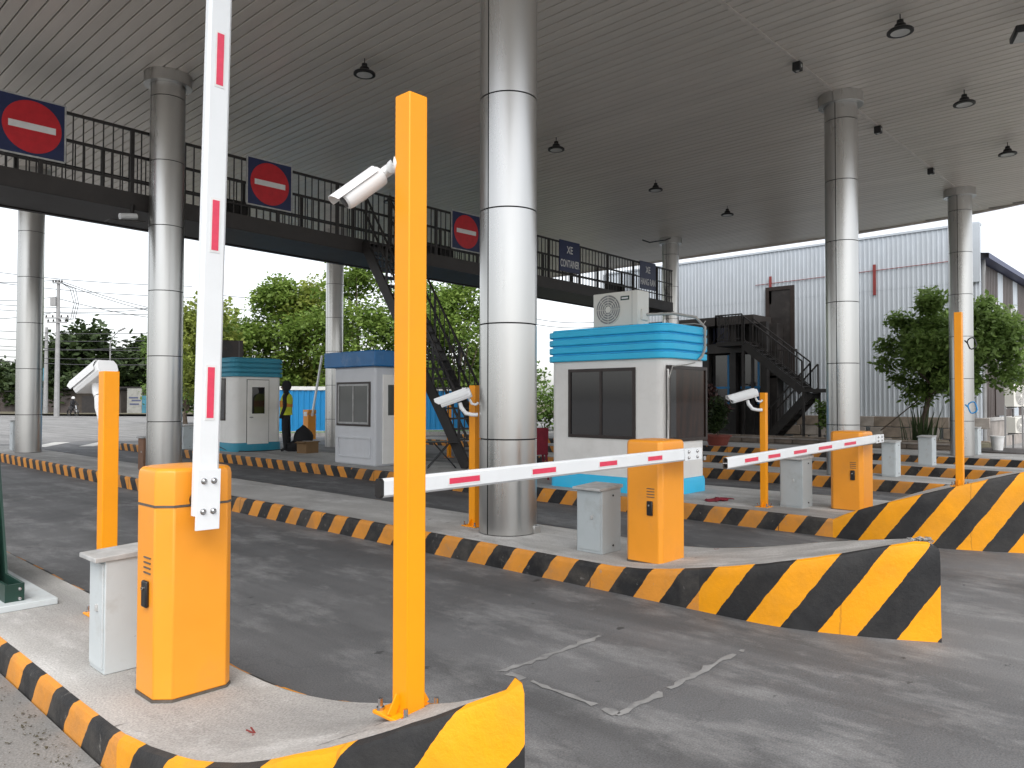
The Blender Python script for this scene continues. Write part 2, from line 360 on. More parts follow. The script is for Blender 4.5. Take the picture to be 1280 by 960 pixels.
# white chevrons on the apron beyond the islands
for i, (x, y, w) in enumerate(((62,556,26),(122,555,24),(172,555.5,16))):
    p = [px(x-w, y+3.2), px(x-w*.2, y+3.2), px(x+w, y-3.0), px(x+w*.25, y-3.0)]
    o = MB().add([(q.x, q.y, .009) for q in p], [(0,1,2,3)]).build('road_marking', M_['paint'])
    tag(o, ['faded white chevron stripe beside the leftmost column base', 'faded white chevron stripe behind the short camera post', 'faded white chevron stripe next to the column behind the barrier'][i], 'road marking', 'white chevrons on the apron')
# cement-filled saw cuts round the vehicle loop in the near lane
for i, pts in enumerate(([(3.93,2.91),(3.45,2.91),(3.04,2.92),(3.03,2.51),(3.0,2.13)], [(3.0,2.13),(3.45,2.12),(3.88,2.13),(4.3,2.13)])):
    mb = MB(); r2 = random.Random(i+3)
    P = []
    for (ax, ay), (bx_, by) in zip(pts, pts[1:]):
        for k in range(8): t = k/8; P.append((ax+(bx_-ax)*t+r2.uniform(-.012,.012), ay+(by-ay)*t+r2.uniform(-.012,.012)))
    P.append(pts[-1]); vs = []
    for k, (x, y) in enumerate(P):
        q = P[min(k+1,len(P)-1)]; q0 = P[max(k-1,0)]; d = Vector((q[0]-q0[0], q[1]-q0[1])).normalized(); w = r2.uniform(.008,.03)
        vs += [(x-d.y*w, y+d.x*w, .004), (x+d.y*w, y-d.x*w, .004)]
    mb.add(vs, [(2*k+1, 2*k+3, 2*k+2, 2*k) for k in range(len(P)-1) if r2.random() > .03])
    tag(mb.build('cement_joint', M_['cement']), kind='structure')

# ------------------------------------------------------------------ islands
def island(name, X0, X1, Ys, Yt, Yend, hfun, label, nose_from, koff, kexp=1.6, Yoff=0):
    """raised island: straight kerbs X0/X1, elliptical nose from Ys to its tip at Yt, heights hfun(Y)"""
    root = empty(name, ((X0+X1)/2, Yt, gz(X0)), 0, label, 'traffic island', 'toll lane islands')
    cx, hw = (X0+X1)/2, (X1-X0)/2
    ys = []; y = Yend
    while y > nose_from+.01: ys.append(y); y -= .5 if y > 5 else .25
    ys.append(nose_from); y = nose_from-.12
    while y > Ys: ys.append(y); y -= .12
    near = [(X0, yy, yy) for yy in ys]; far = [(X1, yy) for yy in ys]
    s = ys[-1]; px_, py_ = X0, ys[-1]; K = 16
    for k in range(1, K+1):
        x = X0+koff*(k/K)**kexp; yy = Ys-(Ys-Yt)*k/K
        s -= math.hypot(x-px_, yy-py_); px_, py_ = x, yy
        near.append((x, yy, s)); far.append((X1-(X1-X0-koff)*(k/K)**1.35, yy))
    ic = len(near)-1
    kn = ys.index(nose_from); r3 = random.Random(hash(name) % 100 if False else int(X0*10))
    def wall(i0, i1, sgn, partname, m):
        mb = MB(); vs = []; uv = []; rows = 6
        for i in range(i0, i1+1):
            x, yy, s_ = near[i]; fx = x if sgn < 0 else far[i][0]; h = hfun(yy); g = gz(X0)
            jit = r3.uniform(-.006, .006)
            # inward direction
            dx = (cx-x)*(-sgn if sgn > 0 else 1); dirx = 1 if sgn < 0 else -1
            for k, (dz, inn) in enumerate(((-.06, -.004), (h*.35, 0), (h*.8, 0), (h-.03, .002), (h-.010+jit, .010), (h+jit*.3, .034))):
                ky = inn if i >= ic else 0
                vs.append((fx+dirx*inn*(1 if i < len(near)-1 else 0), yy+ky, g+dz)); uv.append((s_+Yoff, dz))
        nrow = i1-i0+1
        fs = []
        for i in range(nrow-1):
            for k in range(rows-1):
                q = (i*rows+k, (i+1)*rows+k, (i+1)*rows+k+1, i*rows+k+1)
                fs.append(q if sgn < 0 else q[::-1])
        mb.add(vs, fs); mb.uv = uv
        o = mb.build(partname, m, None, smooth=True); o.parent = root; o.matrix_parent_inverse = root.matrix_world.inverted() if False else Matrix.Translation(-Vector(root.location))
        return o
    for sgn in (-1, 1):
        wall(0, kn, sgn, 'kerb', M_['kerb']); wall(kn, len(near)-1, sgn, 'nose', M_['nose'])
    mb = MB(); vs = []; W = 5
    for i in range(ic+1):
        x, yy, _ = near[i]; fx = far[i][0]; h = hfun(yy); a_, b_ = x+.033, fx-.033
        if b_ < a_: a_ = b_ = (x+fx)/2
        for k in range(W): 
            t = k/(W-1); vs.append((a_+(b_-a_)*t, yy+(.033 if i == ic else 0), gz(X0)+h-.001-(.012*math.sin(math.pi*t) if i > kn else 0)))
    fs = [(i*W+k, (i+1)*W+k, (i+1)*W+k+1, i*W+k+1) for i in range(ic) for k in range(W-1)]
    mb.add(vs, fs)
    o = mb.build('concrete_top', M_['concrete'], root, smooth=True); o.matrix_parent_inverse = Matrix.Translation(-Vector(root.location))
    # end wall
    x0, y0, _ = near[0]
    o = B((X0+.002, Yend-.05, gz(X0)-.06), (X1-.002, Yend+.002, gz(X0)+.198)).build('end_wall', M_['concrete'], root); o.matrix_parent_inverse = Matrix.Translation(-Vector(root.location))
    return root
def h12(Y): return .2+(.47*min(1.05, max(0, (3.45-Y)/2.2))**1.35)-(.045*max(0, (1.45-Y)/.12)**2 if Y < 1.45 else 0)
def h1(Y): return .2+.56*max(0, (3.4-Y)/2.05)**2
def h3(Y): return .2+(.60*max(0, (3.15-Y)/1.7)**.85)
def hflat(Y): return .2+.45*max(0, (-6-Y)/2.2)**1.3
island('near_island', 1.10, 1.82, 2.3, 1.31, 26, h1, 'nearest toll island with barrier, tall camera post and striped rising nose', 3.1, .345, 1.5, Yoff=.145)
island('barrier_island', 4.88, 6.05, 2.35, 1.30, 25, h12, 'middle toll island carrying the big aluminium column and lowered barrier', 2.75, .40, 1.6, Yoff=.14)
island('booth_island', 8.5, 10.6, 2.9, 1.15, 24, h3, 'wide toll island carrying the three booths with broad striped nose', 3.15, .66, 1.9, Yoff=.1)
def hx(Y): return .2
island('far_island', 13.85, 15.1, -5, -6.5, 14.2, hflat, 'toll island behind the booths with fresh stripes and one column', -4.9, .4, Yoff=.2)
island('far_island', 17.75, 19.0, -5, -6.5, 22, hflat, 'narrow toll island with faded stripes between column island and outermost island', -4.9, .4)
island('far_island', 22.1, 24.6, -5, -6.5, 24, hflat, 'outermost toll island in front of the stone planter', -4.9, .8, Yoff=.15)
# island behind the booths whose nose points the other way
def back_island(X0, X1, Yn, label):
    o = island('reversed_island', 0, X1-X0, 1.6, .6, 9, lambda Y: .2+.55*max(0, (2.6-Y)/2)**1.2, label, 2.6, .4)
    o.rotation_euler.z = math.pi; o.location = ((X0+X1)/2, Yn, gz(X0)); return o
back_island(13.9, 15.2, 15.3, 'island with striped nose seen under the stairs')
# chipped concrete lump on the middle island's nose and loose crumbs
mb = MB(); r4 = random.Random(5)
for k in range(16):
    c = Vector((5.34+r4.gauss(0,.03), 1.42+r4.gauss(0,.035), .618+r4.uniform(-.02,.008))); s_ = r4.uniform(.012,.038)
    pts = [c+Vector((r4.uniform(-1,1)*s_, r4.uniform(-1,1)*s_, r4.uniform(-.6,.6)*s_)) for _ in range(6)]
    mb.add(pts, [(0,1,2),(0,2,3),(0,3,4),(0,4,1),(5,2,1),(5,3,2),(5,4,3),(5,1,4)])
tag(mb.build('concrete_crumbs', M_['concrete']), 'broken concrete crumbs on the tip of the middle nose', 'rubble', kind='stuff')
# grit along the near kerb
mb = MB()
for k in range(900):
    yy = r4.uniform(2.2, 7); x = 1.06-abs(r4.gauss(0, .10)); s_ = r4.uniform(.003,.011)
    if r4.random() < .3: x = r4.uniform(.3, 1.05)
    c = Vector((x, yy, .058)); pts = [c+Vector((r4.uniform(-1,1)*s_, r4.uniform(-1,1)*s_, r4.uniform(0,.8)*s_)) for _ in range(4)]
    mb.add(pts, [(0,1,2),(0,2,3),(0,3,1),(1,3,2)])
tag(mb.build('grit', M_['verge']), 'brown grit and crumbs lying along the nearest kerb', 'grit', kind='stuff')

# ------------------------------------------------------------------ columns
CEIL = 7.15
PH = 1.12
prof_half = lambda: None
def half_panel(a0, a1, z0, z1, r=.285, g=.007):
    da = g/r
    mb = MB().lathe([(r-.012, z0+g), (r, z0+g), (r, z1-g), (r-.012, z1-g)], 20, None, a0+da, a1-da)
    return mb
def column(x, y, label, z_from, fullcap=True):
    root = empty('canopy_column', (x, y, z_from), 0, label, 'column', 'aluminium clad canopy columns')
    MB().lathe([(.27, 0), (.27, CEIL-z_from-.01)], 24).build('core', M_['dark'], root, smooth=True)
    z = .0; first = True
    global PANEL
    k = 0
    while z < CEIL-z_from-.05:
        hgt = .92 if k == 0 else PH
        z1 = min(z+hgt, CEIL-z_from)
        key = round(z1-z, 3)
        for h in (0, 1):
            if (key, h) not in PANEL:
                o = half_panel(h*math.pi, (h+1)*math.pi, 0, z1-z).build('panel', M_['column'], root, smooth=True); PANEL[(key, h)] = o
            else:
                o = inst(PANEL[(key, h)], root)
            o.location = (0, 0, z); 
        z = z1; k += 1
    zc = CEIL-z_from
    for h in (0, 1):
        if h not in CAPS:
            CAPS[h] = MB().lathe([(.29,0),(.385,0),(.39,.005),(.39,.20)], 20, None, h*math.pi+.01, (h+1)*math.pi-.01).build('cap_ring', M_['column'], root, smooth=True)
            o = CAPS[h]
        else: o = inst(CAPS[h], root)
        o.location = (0, 0, zc-.20)
    return root
PANEL = {}; CAPS = {}
c1 = column(5.46, 5.18, 'big aluminium column on the middle island, its top out of the picture', .2)
MB().cbox((0,0,.03),(.10,.03,.09)).build('foot_lug', M_['column'], c1, bevel=.006, loc=(.12,-.27,.0))
column(14.35, 5.12, 'aluminium column behind the third barrier, under a round ceiling cap', top(13.85))
column(22.95, 5.10, 'rightmost aluminium column, standing in front of the small tree', top(22.1))
column(5.46, 13.38, 'aluminium column behind the raised barrier in front of the footbridge', .2)
column(5.46, 21.4, 'leftmost aluminium column beside the pale road, top hidden by footbridge', .2)
column(14.35, 21.6, 'slim far column rising behind the blue roofed booth', gz(14))
column(23.05, 14.05, 'column where the footbridge ends above the air conditioner', top(22.1))

# ------------------------------------------------------------------ canopy
can = empty('toll_canopy', (10, 10, CEIL), 0, 'huge flat canopy with grey strip ceiling over all the toll lanes', 'canopy')
CI = Matrix.Translation((-10, -10, -CEIL))
def cpart(o): o.parent = can; o.matrix_parent_inverse = CI; return o
XE, YN, YF, XW = 26.45, -1.4, 25.5, -.75
def ylo(x):
    if x <= 18.45: return YN
    t = min(1, (x-18.45)/8.0); return YN+10.7*(1-math.sqrt(max(0, 1-t**2.3)))
W = .2; k = 0; x = XW; plank = None
while x < XE-.1:
    y0 = max(ylo(x), ylo(x+W))
    if plank is None or abs(y0-YN) > .01:
        mb = MB(); g = .0095
        # strip with rolled edges
        mb.add([(g,y0,.03),(g,y0,.006),(g+.01,y0,0),(W-g-.01,y0,0),(W-g,y0,.006),(W-g,y0,.03),
                (g,YF,.03),(g,YF,.006),(g+.01,YF,0),(W-g-.01,YF,0),(W-g,YF,.006),(W-g,YF,.03)],
               [(i,i+1,i+7,i+6) for i in range(5)])
        o = mb.build('ceiling_strip', M_['ceil'], None)
        if plank is None: plank = o
    else: o = inst(plank)
    o.location = (x, 0, CEIL+rnd.uniform(0,.003)); cpart(o); x += W
outline = [(XW, YF), (XW, YN), (18.45, YN)]+[(18.45+8*t/24, ylo(18.45+8*t/24)) for t in range(1, 25)]+[(XE, YF)]
cpart(MB().prism(outline, CEIL+.032, CEIL+.5).build('roof_deck', M_['dark'], None))
mb = MB()
n = len(outline); off = []
cxm, cym = 11, 11
for i, (x_, y_) in enumerate(outline):
    p0 = Vector(outline[i-1]); p1 = Vector((x_, y_)); p2 = Vector(outline[(i+1) % n])
    d = ((p1-p0).normalized()+(p2-p1).normalized()).normalized(); nn = Vector((d.y, -d.x))
    if nn.dot(p1-Vector((cxm,cym))) < 0: nn = -nn
    off.append(p1+nn*.09)
for i in range(n):
    j = (i+1) % n; a_, b_ = outline[i], outline[j]; c_, d_ = off[i], off[j]
    mb.add([(a_[0],a_[1],CEIL-.05),(b_[0],b_[1],CEIL-.05),(d_[0],d_[1],CEIL-.05),(c_[0],c_[1],CEIL-.05),(a_[0],a_[1],CEIL+.7),(b_[0],b_[1],CEIL+.7),(d_[0],d_[1],CEIL+.7),(c_[0],c_[1],CEIL+.7)],
           [(0,1,2,3),(3,2,6,7),(1,0,4,5),(4,7,6,5)])
cpart(mb.build('fascia', M_['trim'], None))
for yy in (5.12,):
    cpart(B((XW+.1, yy-.03, CEIL-.012), (26.2 if yy > 6 else 25.6, yy+.03, CEIL-.002)).build('seam_trim', M_['trim'], None))

# high-bay lamps
lampL = ['high bay lamp left of the tall orange post', 'high bay lamp just right of the big middle column', 'high bay lamp above the air conditioner, second right of the middle column',
  'small high bay lamp left of the capped column', 'high bay lamp under the ceiling behind the bullet camera', 'largest high bay lamp right of the capped column, near the top edge',
  'middle of three high bay lamps above the rightmost column', 'high bay lamp near the right edge, lowest of three above the rightmost column']
def lamp():
    root = empty('ceiling_lamp', (0,0,0))
    MB().tube([(0,0,0),(0,0,-.12)], .008, 6).build('rod', M_['black'], root)
    MB().lathe([(.0,-.09),(.045,-.09),(.05,-.14),(.075,-.155),(.09,-.21),(.165,-.235),(.18,-.25),(.18,-.275),(.13,-.28)], 24).build('housing', M_['black'], root, smooth=True)
    MB().lathe([(.0,-.272),(.10,-.272),(.132,-.277)], 24).build('lens', M_['lens'], root, smooth=True)
    return root
L0 = None
for i, (x_, y_) in enumerate(((7.39,10.3),(12.45,10.4),(16.6,10.55),(20.25,10.45),(12.7,16.5),(11.87,3.38),(15.57,3.37),(19.4,3.38))):
    o = lamp() if L0 is None else copy_tree(L0)
    if L0 is None: L0 = o
    o.location = (x_, y_, CEIL-.002); tag(o, lampL[i], 'lamp', 'high bay lamps under the canopy')
fl = empty('flood_light', (12.95, 2.0, CEIL-.002), R(20), 'square flood light cut by the right edge of the photo', 'lamp')
MB().tube([(0,0,0),(0,0,-.3)], .012, 6).build('rod', M_['black'], fl)
MB().cbox((0,0,-.35),(.44,.36,.10)).build('housing', M_['black'], fl, bevel=.02); MB().cbox((0,0,-.402),(.36,.28,.008)).build('lens', M_['lens'], fl)
bl = ['small black spot box on the ceiling seam left of the capped column', 'small black spot box on the ceiling seam right of the capped column', 'small black spot box on the ceiling seam next to the rightmost column']
for i, x_ in enumerate((12.4, 16.45, 20.3)):
    r_ = empty('spot_box', (x_, 5.12, CEIL-.012), 0, bl[i], 'spot light', 'spot boxes on the ceiling seam')
    MB().cbox((0,0,-.07),(.13,.13,.14)).build('case', M_['black'], r_, bevel=.006); MB().lathe([(0,-.001),(.03,0)], 12).build('lens', M_['lens'], r_, loc=(0,0,-.143))
    MB().lathe([(0,0),(.03,0)], 12, Matrix.Rotation(R(90),4,'X')).build('lens', M_['lens'], r_, loc=(-.0,-.068,-.07))

# ------------------------------------------------------------------ footbridge
BY0, BY1 = 13.76, 15.25
def zb(x): return -.0135*(x-4)
br = empty('footbridge', (0, 0, 0), 0, 'dark steel footbridge with railings crossing above all the lanes', 'footbridge')
XB0, XB1 = -2.0, 22.72
def beam(name, y, z, w, h, m, x0=XB0, x1=XB1, smooth=False):
    return MB().bar((x0, y, z+zb(x0)), (x1, y, z+zb(x1)), w, h).build(name, m, br)
beam('deck', (BY0+BY1)/2, 5.02, BY1-BY0-.12, .10, M_['steel_soft'])
beam('soffit_plate', (BY0+BY1)/2, 4.812, BY1-BY0-.2, .012, M_['steel'])
for yy in (BY0+.03, BY1-.03):
    beam('fascia_channel', yy, 4.95, .07, .31, M_['steel_soft'])
    beam('channel_lip', yy-.012 if yy < 14 else yy+.012, 4.80, .115, .022, M_['steel'])
    for zz in (6.20, 5.74, 5.30): beam('rail', yy, zz, .045 if zz > 6 else .03, .045 if zz > 6 else .03, M_['steel'])
x_ = XB0+.2
while x_ < XB1: 
    MB().bar((x_, BY0+.1, 4.90+zb(x_)), (x_, BY1-.1, 4.90+zb(x_)), .08, .12).build('cross_beam', M_['steel'], br); x_ += 1.55
bal = None; post = None
for yy in (BY0+.03, BY1-.03):
    x_ = XB0+.05; k = 0
    while x_ < XB1-.02:
        gap = yy < 14 and 9.95 < x_ < 10.6
        if k % 9 == 0:
            if post is None: post = B((-.03,-.03,5.1),(.03,.03,6.2)).build('post', M_['steel'], br); o = post
            else: o = inst(post, br)
        else:
            if bal is None: bal = B((-.009,-.009,5.1),(.009,.009,6.19)).build('baluster', M_['steel'], br); o = bal
            else: o = inst(bal, br)
        o.location = (x_, yy, zb(x_)); x_ += .155 if not gap else .155; k += 1
# backs of the boards on the far rail
for xa, xb in ((2.2,3.3),(6.9,7.95),(12.9,13.9),(20.9,22.0)):
    B((xa, BY1+.02, 5.26+zb(xa)), (xb, BY1+.05, 5.78+zb(xa))).build('rail_board', M_['steel'], br)
for k, xx in enumerate((5.05, 5.9)):
    pass
bk = MB(); bk.bar((4.78,13.75,4.72),(5.1,13.6,4.55),.22,.05)
# signs
def circle(r, n=40, cx=0, cz=0): return [(cx+r*math.cos(2*math.pi*k/n), cz+r*math.sin(2*math.pi*k/n)) for k in range(n)]
RX = Matrix.Rotation(R(90), 4, 'X')      # local xy -> xz, front towards -Y
def noentry(xa, xb, label):
    zc = 5.80+zb(xa); w = xb-xa
    r_ = empty('no_entry_sign', ((xa+xb)/2, BY0-.03, zc), 0, label, 'sign', 'no entry signs on the footbridge rail')
    MB().cbox((0,0,0),(w,.02,.93)).build('board', M_['signblue'], r_)
    e = MB()
    for p, q in (((-w/2,0,-.465),(w/2,0,-.465)),((w/2,0,-.465),(w/2,0,.465)),((w/2,0,.465),(-w/2,0,.465)),((-w/2,0,.465),(-w/2,0,-.465))): e.bar(p, q, .026, .026)
    e.build('edge_frame', M_['chrome'] if False else M_['lid'], r_)
    MB().prism(circle(.415), .011, .015, RX).build('red_disc', M_['signred'], r_)
    MB().cbox((0,-.019,0),(.66,.004,.105)).build('white_bar', M_['signwhite'], r_)
    return r_
noentry(3.02, 3.96, 'blue no entry sign with red disc at the far left of footbridge')
noentry(7.12, 8.08, 'blue no entry sign with red disc right of the raised white arm')
noentry(12.45, 13.42, 'blue no entry sign partly hidden by the big middle column')
def text(s, size, m, parent, loc, sx=1, extr=.002):
    cu = bpy.data.curves.new('lettering', 'FONT'); cu.body = s; cu.size = size; cu.align_x = 'CENTER'; cu.align_y = 'CENTER'; cu.extrude = extr; cu.offset = size*.012
    t = bpy.data.objects.new('tmp', cu); col.objects.link(t); bpy.context.view_layer.update()
    me = bpy.data.meshes.new_from_object(t.evaluated_get(bpy.context.evaluated_depsgraph_get())); bpy.data.objects.remove(t)
    me.transform(Matrix.Diagonal((sx, 1, 1, 1))); me.transform(RX); me.materials.clear(); me.materials.append(m)
    o = bpy.data.objects.new('lettering', me); col.objects.link(o); o.parent = parent; o.location = loc; return o
def textsign(xa, xb, lines, m, label):
    zc = 5.80+zb(xa); w = xb-xa
    r_ = empty('lane_sign', ((xa+xb)/2, BY0-.03, zc), 0, label, 'sign', 'lane signs on the footbridge rail')
    MB().cbox((0,0,0),(w,.02,.90)).build('board', m, r_)
    text(lines[0], .30, M_['signwhite'], r_, (0,-.014,.18), .75); text(lines[1], .30, M_['signwhite'], r_, (0,-.014,-.22), .50 if len(lines[1]) > 8 else .56)
textsign(16.58, 17.5, ('XE', 'CONTAINER'), M_['signblue'], 'dark blue sign reading XE CONTAINER on the footbridge rail')
textsign(20.65, 21.58, ('XE', 'HANG RAN'), M_['signgrey'], 'faded grey blue sign at the right end of the footbridge rail')
# small camera under the bridge beside the column
r_ = empty('bridge_camera', (4.95, 13.62, 4.62), 0, 'small white camera with dark hood under the footbridge beside column', 'camera')
MB().tube([(-.18,-.02,-.02),(.1,.02,.03)], .055, 10).build('body', M_['whitecam'], r_, smooth=True)
MB().bar((-.38,-.02,-.12),(.2,.0,-.06),.24,.02).build('hood', M_['steel'], r_); MB().bar((.05,.1,.02),(.08,.12,.25),.05).build('bracket', M_['steel'], r_)

# stairs down to the booth island
st = empty('stairs', (10.2, 10.3, top(10)), 0, 'dark steel stair flight descending from footbridge behind the tall orange post', 'stairs')
SI = Matrix.Translation(-Vector(st.location))
def spart(o): o.parent = st; o.matrix_parent_inverse = SI; return o
sx0, sx1 = 9.86, 10.56; ya, za, yb, zb_ = 13.74, 5.02, 10.42, top(10)+.05
def along(t): return ya+(yb-ya)*t, za+(zb_-za)*t
for xx in (sx0, sx1):
    spart(MB().bar((xx, ya, za-.06), (xx, yb, zb_-.02), .05, .24).build('stringer', M_['steel'], None))
    for hh in (.95, .55): spart(MB().bar((xx, ya, za+hh+.1), (xx, yb, zb_+hh), .035).build('handrail', M_['steel'], None))
    for k in range(0, 22):
        y_, z_ = along((k+.5)/22); spart(MB().bar((xx, y_, z_+.05), (xx, y_, z_+.98), .04 if k % 5 == 0 else .016).build('baluster', M_['steel'], None))
for k in range(24):
    y_, z_ = along((k+.5)/24); spart(B((sx0+.03, y_-.12, z_-.012), (sx1-.03, y_+.12, z_+.02)).build('tread', M_['steel'], None))

# ------------------------------------------------------------------ posts and cameras
def post_obj(x, y, z0, h, s, label, rz=0):
    r_ = empty('camera_post', (x, y, z0), rz, label, 'post', 'orange posts on the islands')
    MB().cbox((0,0,h/2),(s,s,h)).build('tube', M_['orange2'], r_, bevel=.004)
    pl = MB().cbox((0,0,.006),(s*2.2,s*2.2,.012)).build('base_plate', M_['orange2'], r_, bevel=.003)
    for i in (-1,1):
        for j in (-1,1): MB().lathe([(0,.05),(.008,.05),(.008,.022),(.014,.022),(.014,.012)], 8).build('bolt', M_['chrome'], r_, loc=(i*s*.85, j*s*.85, 0))
    MB().bar((s*.5,0,.07),(s*.95,0,.013),.006,.03).build('gusset', M_['orange2'], r_); MB().bar((-s*.5,0,.07),(-s*.95,0,.013),.006,.03).build('gusset', M_['orange2'], r_)
    return r_
post_obj(1.632, 2.005, .452, 2.08, .078, 'tall orange post on the nearest nose, in front of everything')
post_obj(1.69, 4.96, .2, 1.47, .09, 'short orange post behind the nearest grey cabinet at left')
post_obj(5.47, 5.66, .2, 1.45, .09, 'thin orange post half hidden behind the big middle column')
post_obj(8.90, 4.12, top(8.9), 1.40, .072, 'short orange post in front of the third grey cabinet')
post_obj(8.98, 2.02, gz(9)+h3(2.02)-.012, 1.82, .07, 'tall orange post on the striped nose at right')

def box_camera(loc, rz, label, tilt=22, bracket=True, under=True):
    """weatherproof box housing with sun shield, arm bent down to the post"""
    r_ = empty('security_camera', loc, rz, label, 'camera', 'box cameras on short posts')
    T = Matrix.Rotation(R(tilt), 4, 'Y')       # nose (-x) dips
    def P(mb): mb.v = [tuple(T @ Vector(v)) for v in mb.v]; return mb
    sec = [(-.055,-.045),(.055,-.045),(.068,-.02),(.068,.02),(.05,.05),(-.05,.05),(-.068,.02),(-.068,-.02)]
    n = len(sec)
    b_ = MB().add([(-.17,y,z) for y,z in sec]+[(.15,y,z) for y,z in sec], [tuple(range(n)), tuple(range(2*n-1,n-1,-1))]+[((i+1)%n,i,n+i,n+(i+1)%n) for i in range(n)])
    P(b_).build('housing', M_['whitecam'], r_, bevel=.004)
    sh = MB()
    pr = [(-.078,-.005),(-.078,.03),(-.055,.064),(.055,.064),(.078,.03),(.078,-.005)]
    q = [(y*.965, z-.003 if z > 0 else z) for y, z in pr]
    vs = [(-.215+(.03 if z < .01 else 0),y,z) for y,z in pr]+[(.12,y,z) for y,z in pr]+[(-.215+(.03 if z < .01 else 0),y,z) for y,z in q]+[(.12,y,z) for y,z in q]
    fs = []
    for i in range(5): fs += [(i+1,i,6+i,7+i), (12+i,13+i,19+i,18+i), (i,i+1,13+i,12+i), (7+i,6+i,18+i,19+i)]
    P(sh.add(vs, fs)).build('sun_shield', M_['whitecam'], r_)
    P(MB().lathe([(0,0),(.036,0),(.04,-.004)], 16, Matrix.Translation((-.171,0,0)) @ Matrix.Rotation(R(-90),4,'Y'))).build('lens_window', M_['black'], r_)
    if bracket:
        MB().tube([(.03,0,-.05),(.045,0,-.10),(.09,0,-.155),(.15,0,-.17),(.21,0,-.17)], [.02,.022,.022,.02,.02], 10).build('arm', M_['whitecam'], r_, smooth=True)
        MB().tube([(.12,0,.0),(.15,0,-.06),(.19,0,-.07),(.215,0,-.05)], .013, 8).build('cable_loop', M_['whitecam'], r_, smooth=True)
    return r_
box_camera(px(931, 495, 9.25), -YAW, 'white box camera on the short post in front of third cabinet', -16)
box_camera(px(571, 497, 7.55), -YAW, 'white box camera behind the big middle column', -20)
c1m = box_camera(px(120, 471, 4.98), R(-79), 'white box camera above the short post at far left, tilted down', -24, False)
L1 = Vector(c1m.location); MI = (Matrix.Translation(L1) @ Matrix.Rotation(R(-79), 4, 'Z')).inverted()
for pts, rr, nm in (([L1+Vector((0,0,-.04)), L1+Vector((.005,0,-.10)), L1+Vector((.01,-.01,-.12))], .026, 'swivel'),
                    ([L1+Vector((.01,-.01,-.12)), L1+Vector((.012,-.015,-.2)), L1+Vector((.03,-.03,-.29)), Vector((1.665, 4.985, L1.z-.34))], .022, 'arm')):
    o = MB().tube(pts, rr, 10).build(nm, M_['whitecam'], c1m, smooth=True); o.matrix_parent_inverse = MI

def bullet_camera(loc, M0, label):
    r_ = empty('bullet_camera', loc, 0, label, 'camera')
    M0 = M0 @ Matrix.Scale(.74, 4)
    prof = [(0,-.150),(.034,-.150),(.043,-.142),(.047,-.12),(.048,.05),(.045,.075),(.03,.085),(0,.085)]
    MB().lathe(prof, 28, M0).build('barrel', M_['whitecam'], r_, smooth=True)
    MB().lathe([(0,-.1515),(.030,-.1515),(.034,-.149)], 20, M0).build('lens_window', M_['black'], r_, smooth=True)
    sh = MB(); n = 12; a0, a1 = R(20), R(160); vs = []
    for zz in (-.175, .06):
        for rr in (.056, .059):
            for k in range(n+1):
                t = a0+(a1-a0)*k/n; vs.append((rr*math.cos(t)*1.02, rr*math.sin(t), zz-(.02*math.sin(t) if zz < 0 else 0)))
    m_ = n+1; fs = []
    for k in range(n): fs += [(k,k+1,2*m_+k+1,2*m_+k), (m_+k+1,m_+k,3*m_+k,3*m_+k+1), (k+1,k,m_+k,m_+k+1), (2*m_+k,2*m_+k+1,3*m_+k+1,3*m_+k)]
    fs += [(0,2*m_,3*m_,m_), (n,m_+n,3*m_+n,2*m_+n)]
    sh.add(vs, fs, M0); sh.build('sun_shield', M_['whitecam'], r_, smooth=True)
    MB().cbox((0,-.0485,-.02),(.006,.003,.045), M0).build('slot', M_['black'], r_); MB().cbox((.0,-.0485,.012-.07),(.02,.002,.012), M0).build('badge', M_['lid'], r_)
    return r_
# axis (local -z = looking direction) pointing down to the left
camp = Vector((1.505, 2.125, 2.235))
look = (px(424, 250, 2.55)-px(483, 208, 2.62)).normalized()
zax = -look; xax = Vector((0,0,1)).cross(zax).normalized(); yax = zax.cross(xax)
M0 = Matrix((xax, yax, zax)).transposed().to_4x4()
cb = bullet_camera(px(461, 230, 2.62), M0, 'white bullet camera with sun shield on the tall foreground post')
e0 = Vector((1.632, 2.005, 0)); tail = zax*.062; 
q = px(493, 207, 2.60)-Vector(cb.location)
MB().tube([tail*.9, tail*1.35, tail*1.5+q*.12, q*.92, q], [.019,.02,.02,.022,.024], 12).build('joint', M_['whitecam'], cb, smooth=True)
MB().tube([q, q+Vector((.035,-.035,.0))], .030, 16).build('base', M_['whitecam'], cb, smooth=True)

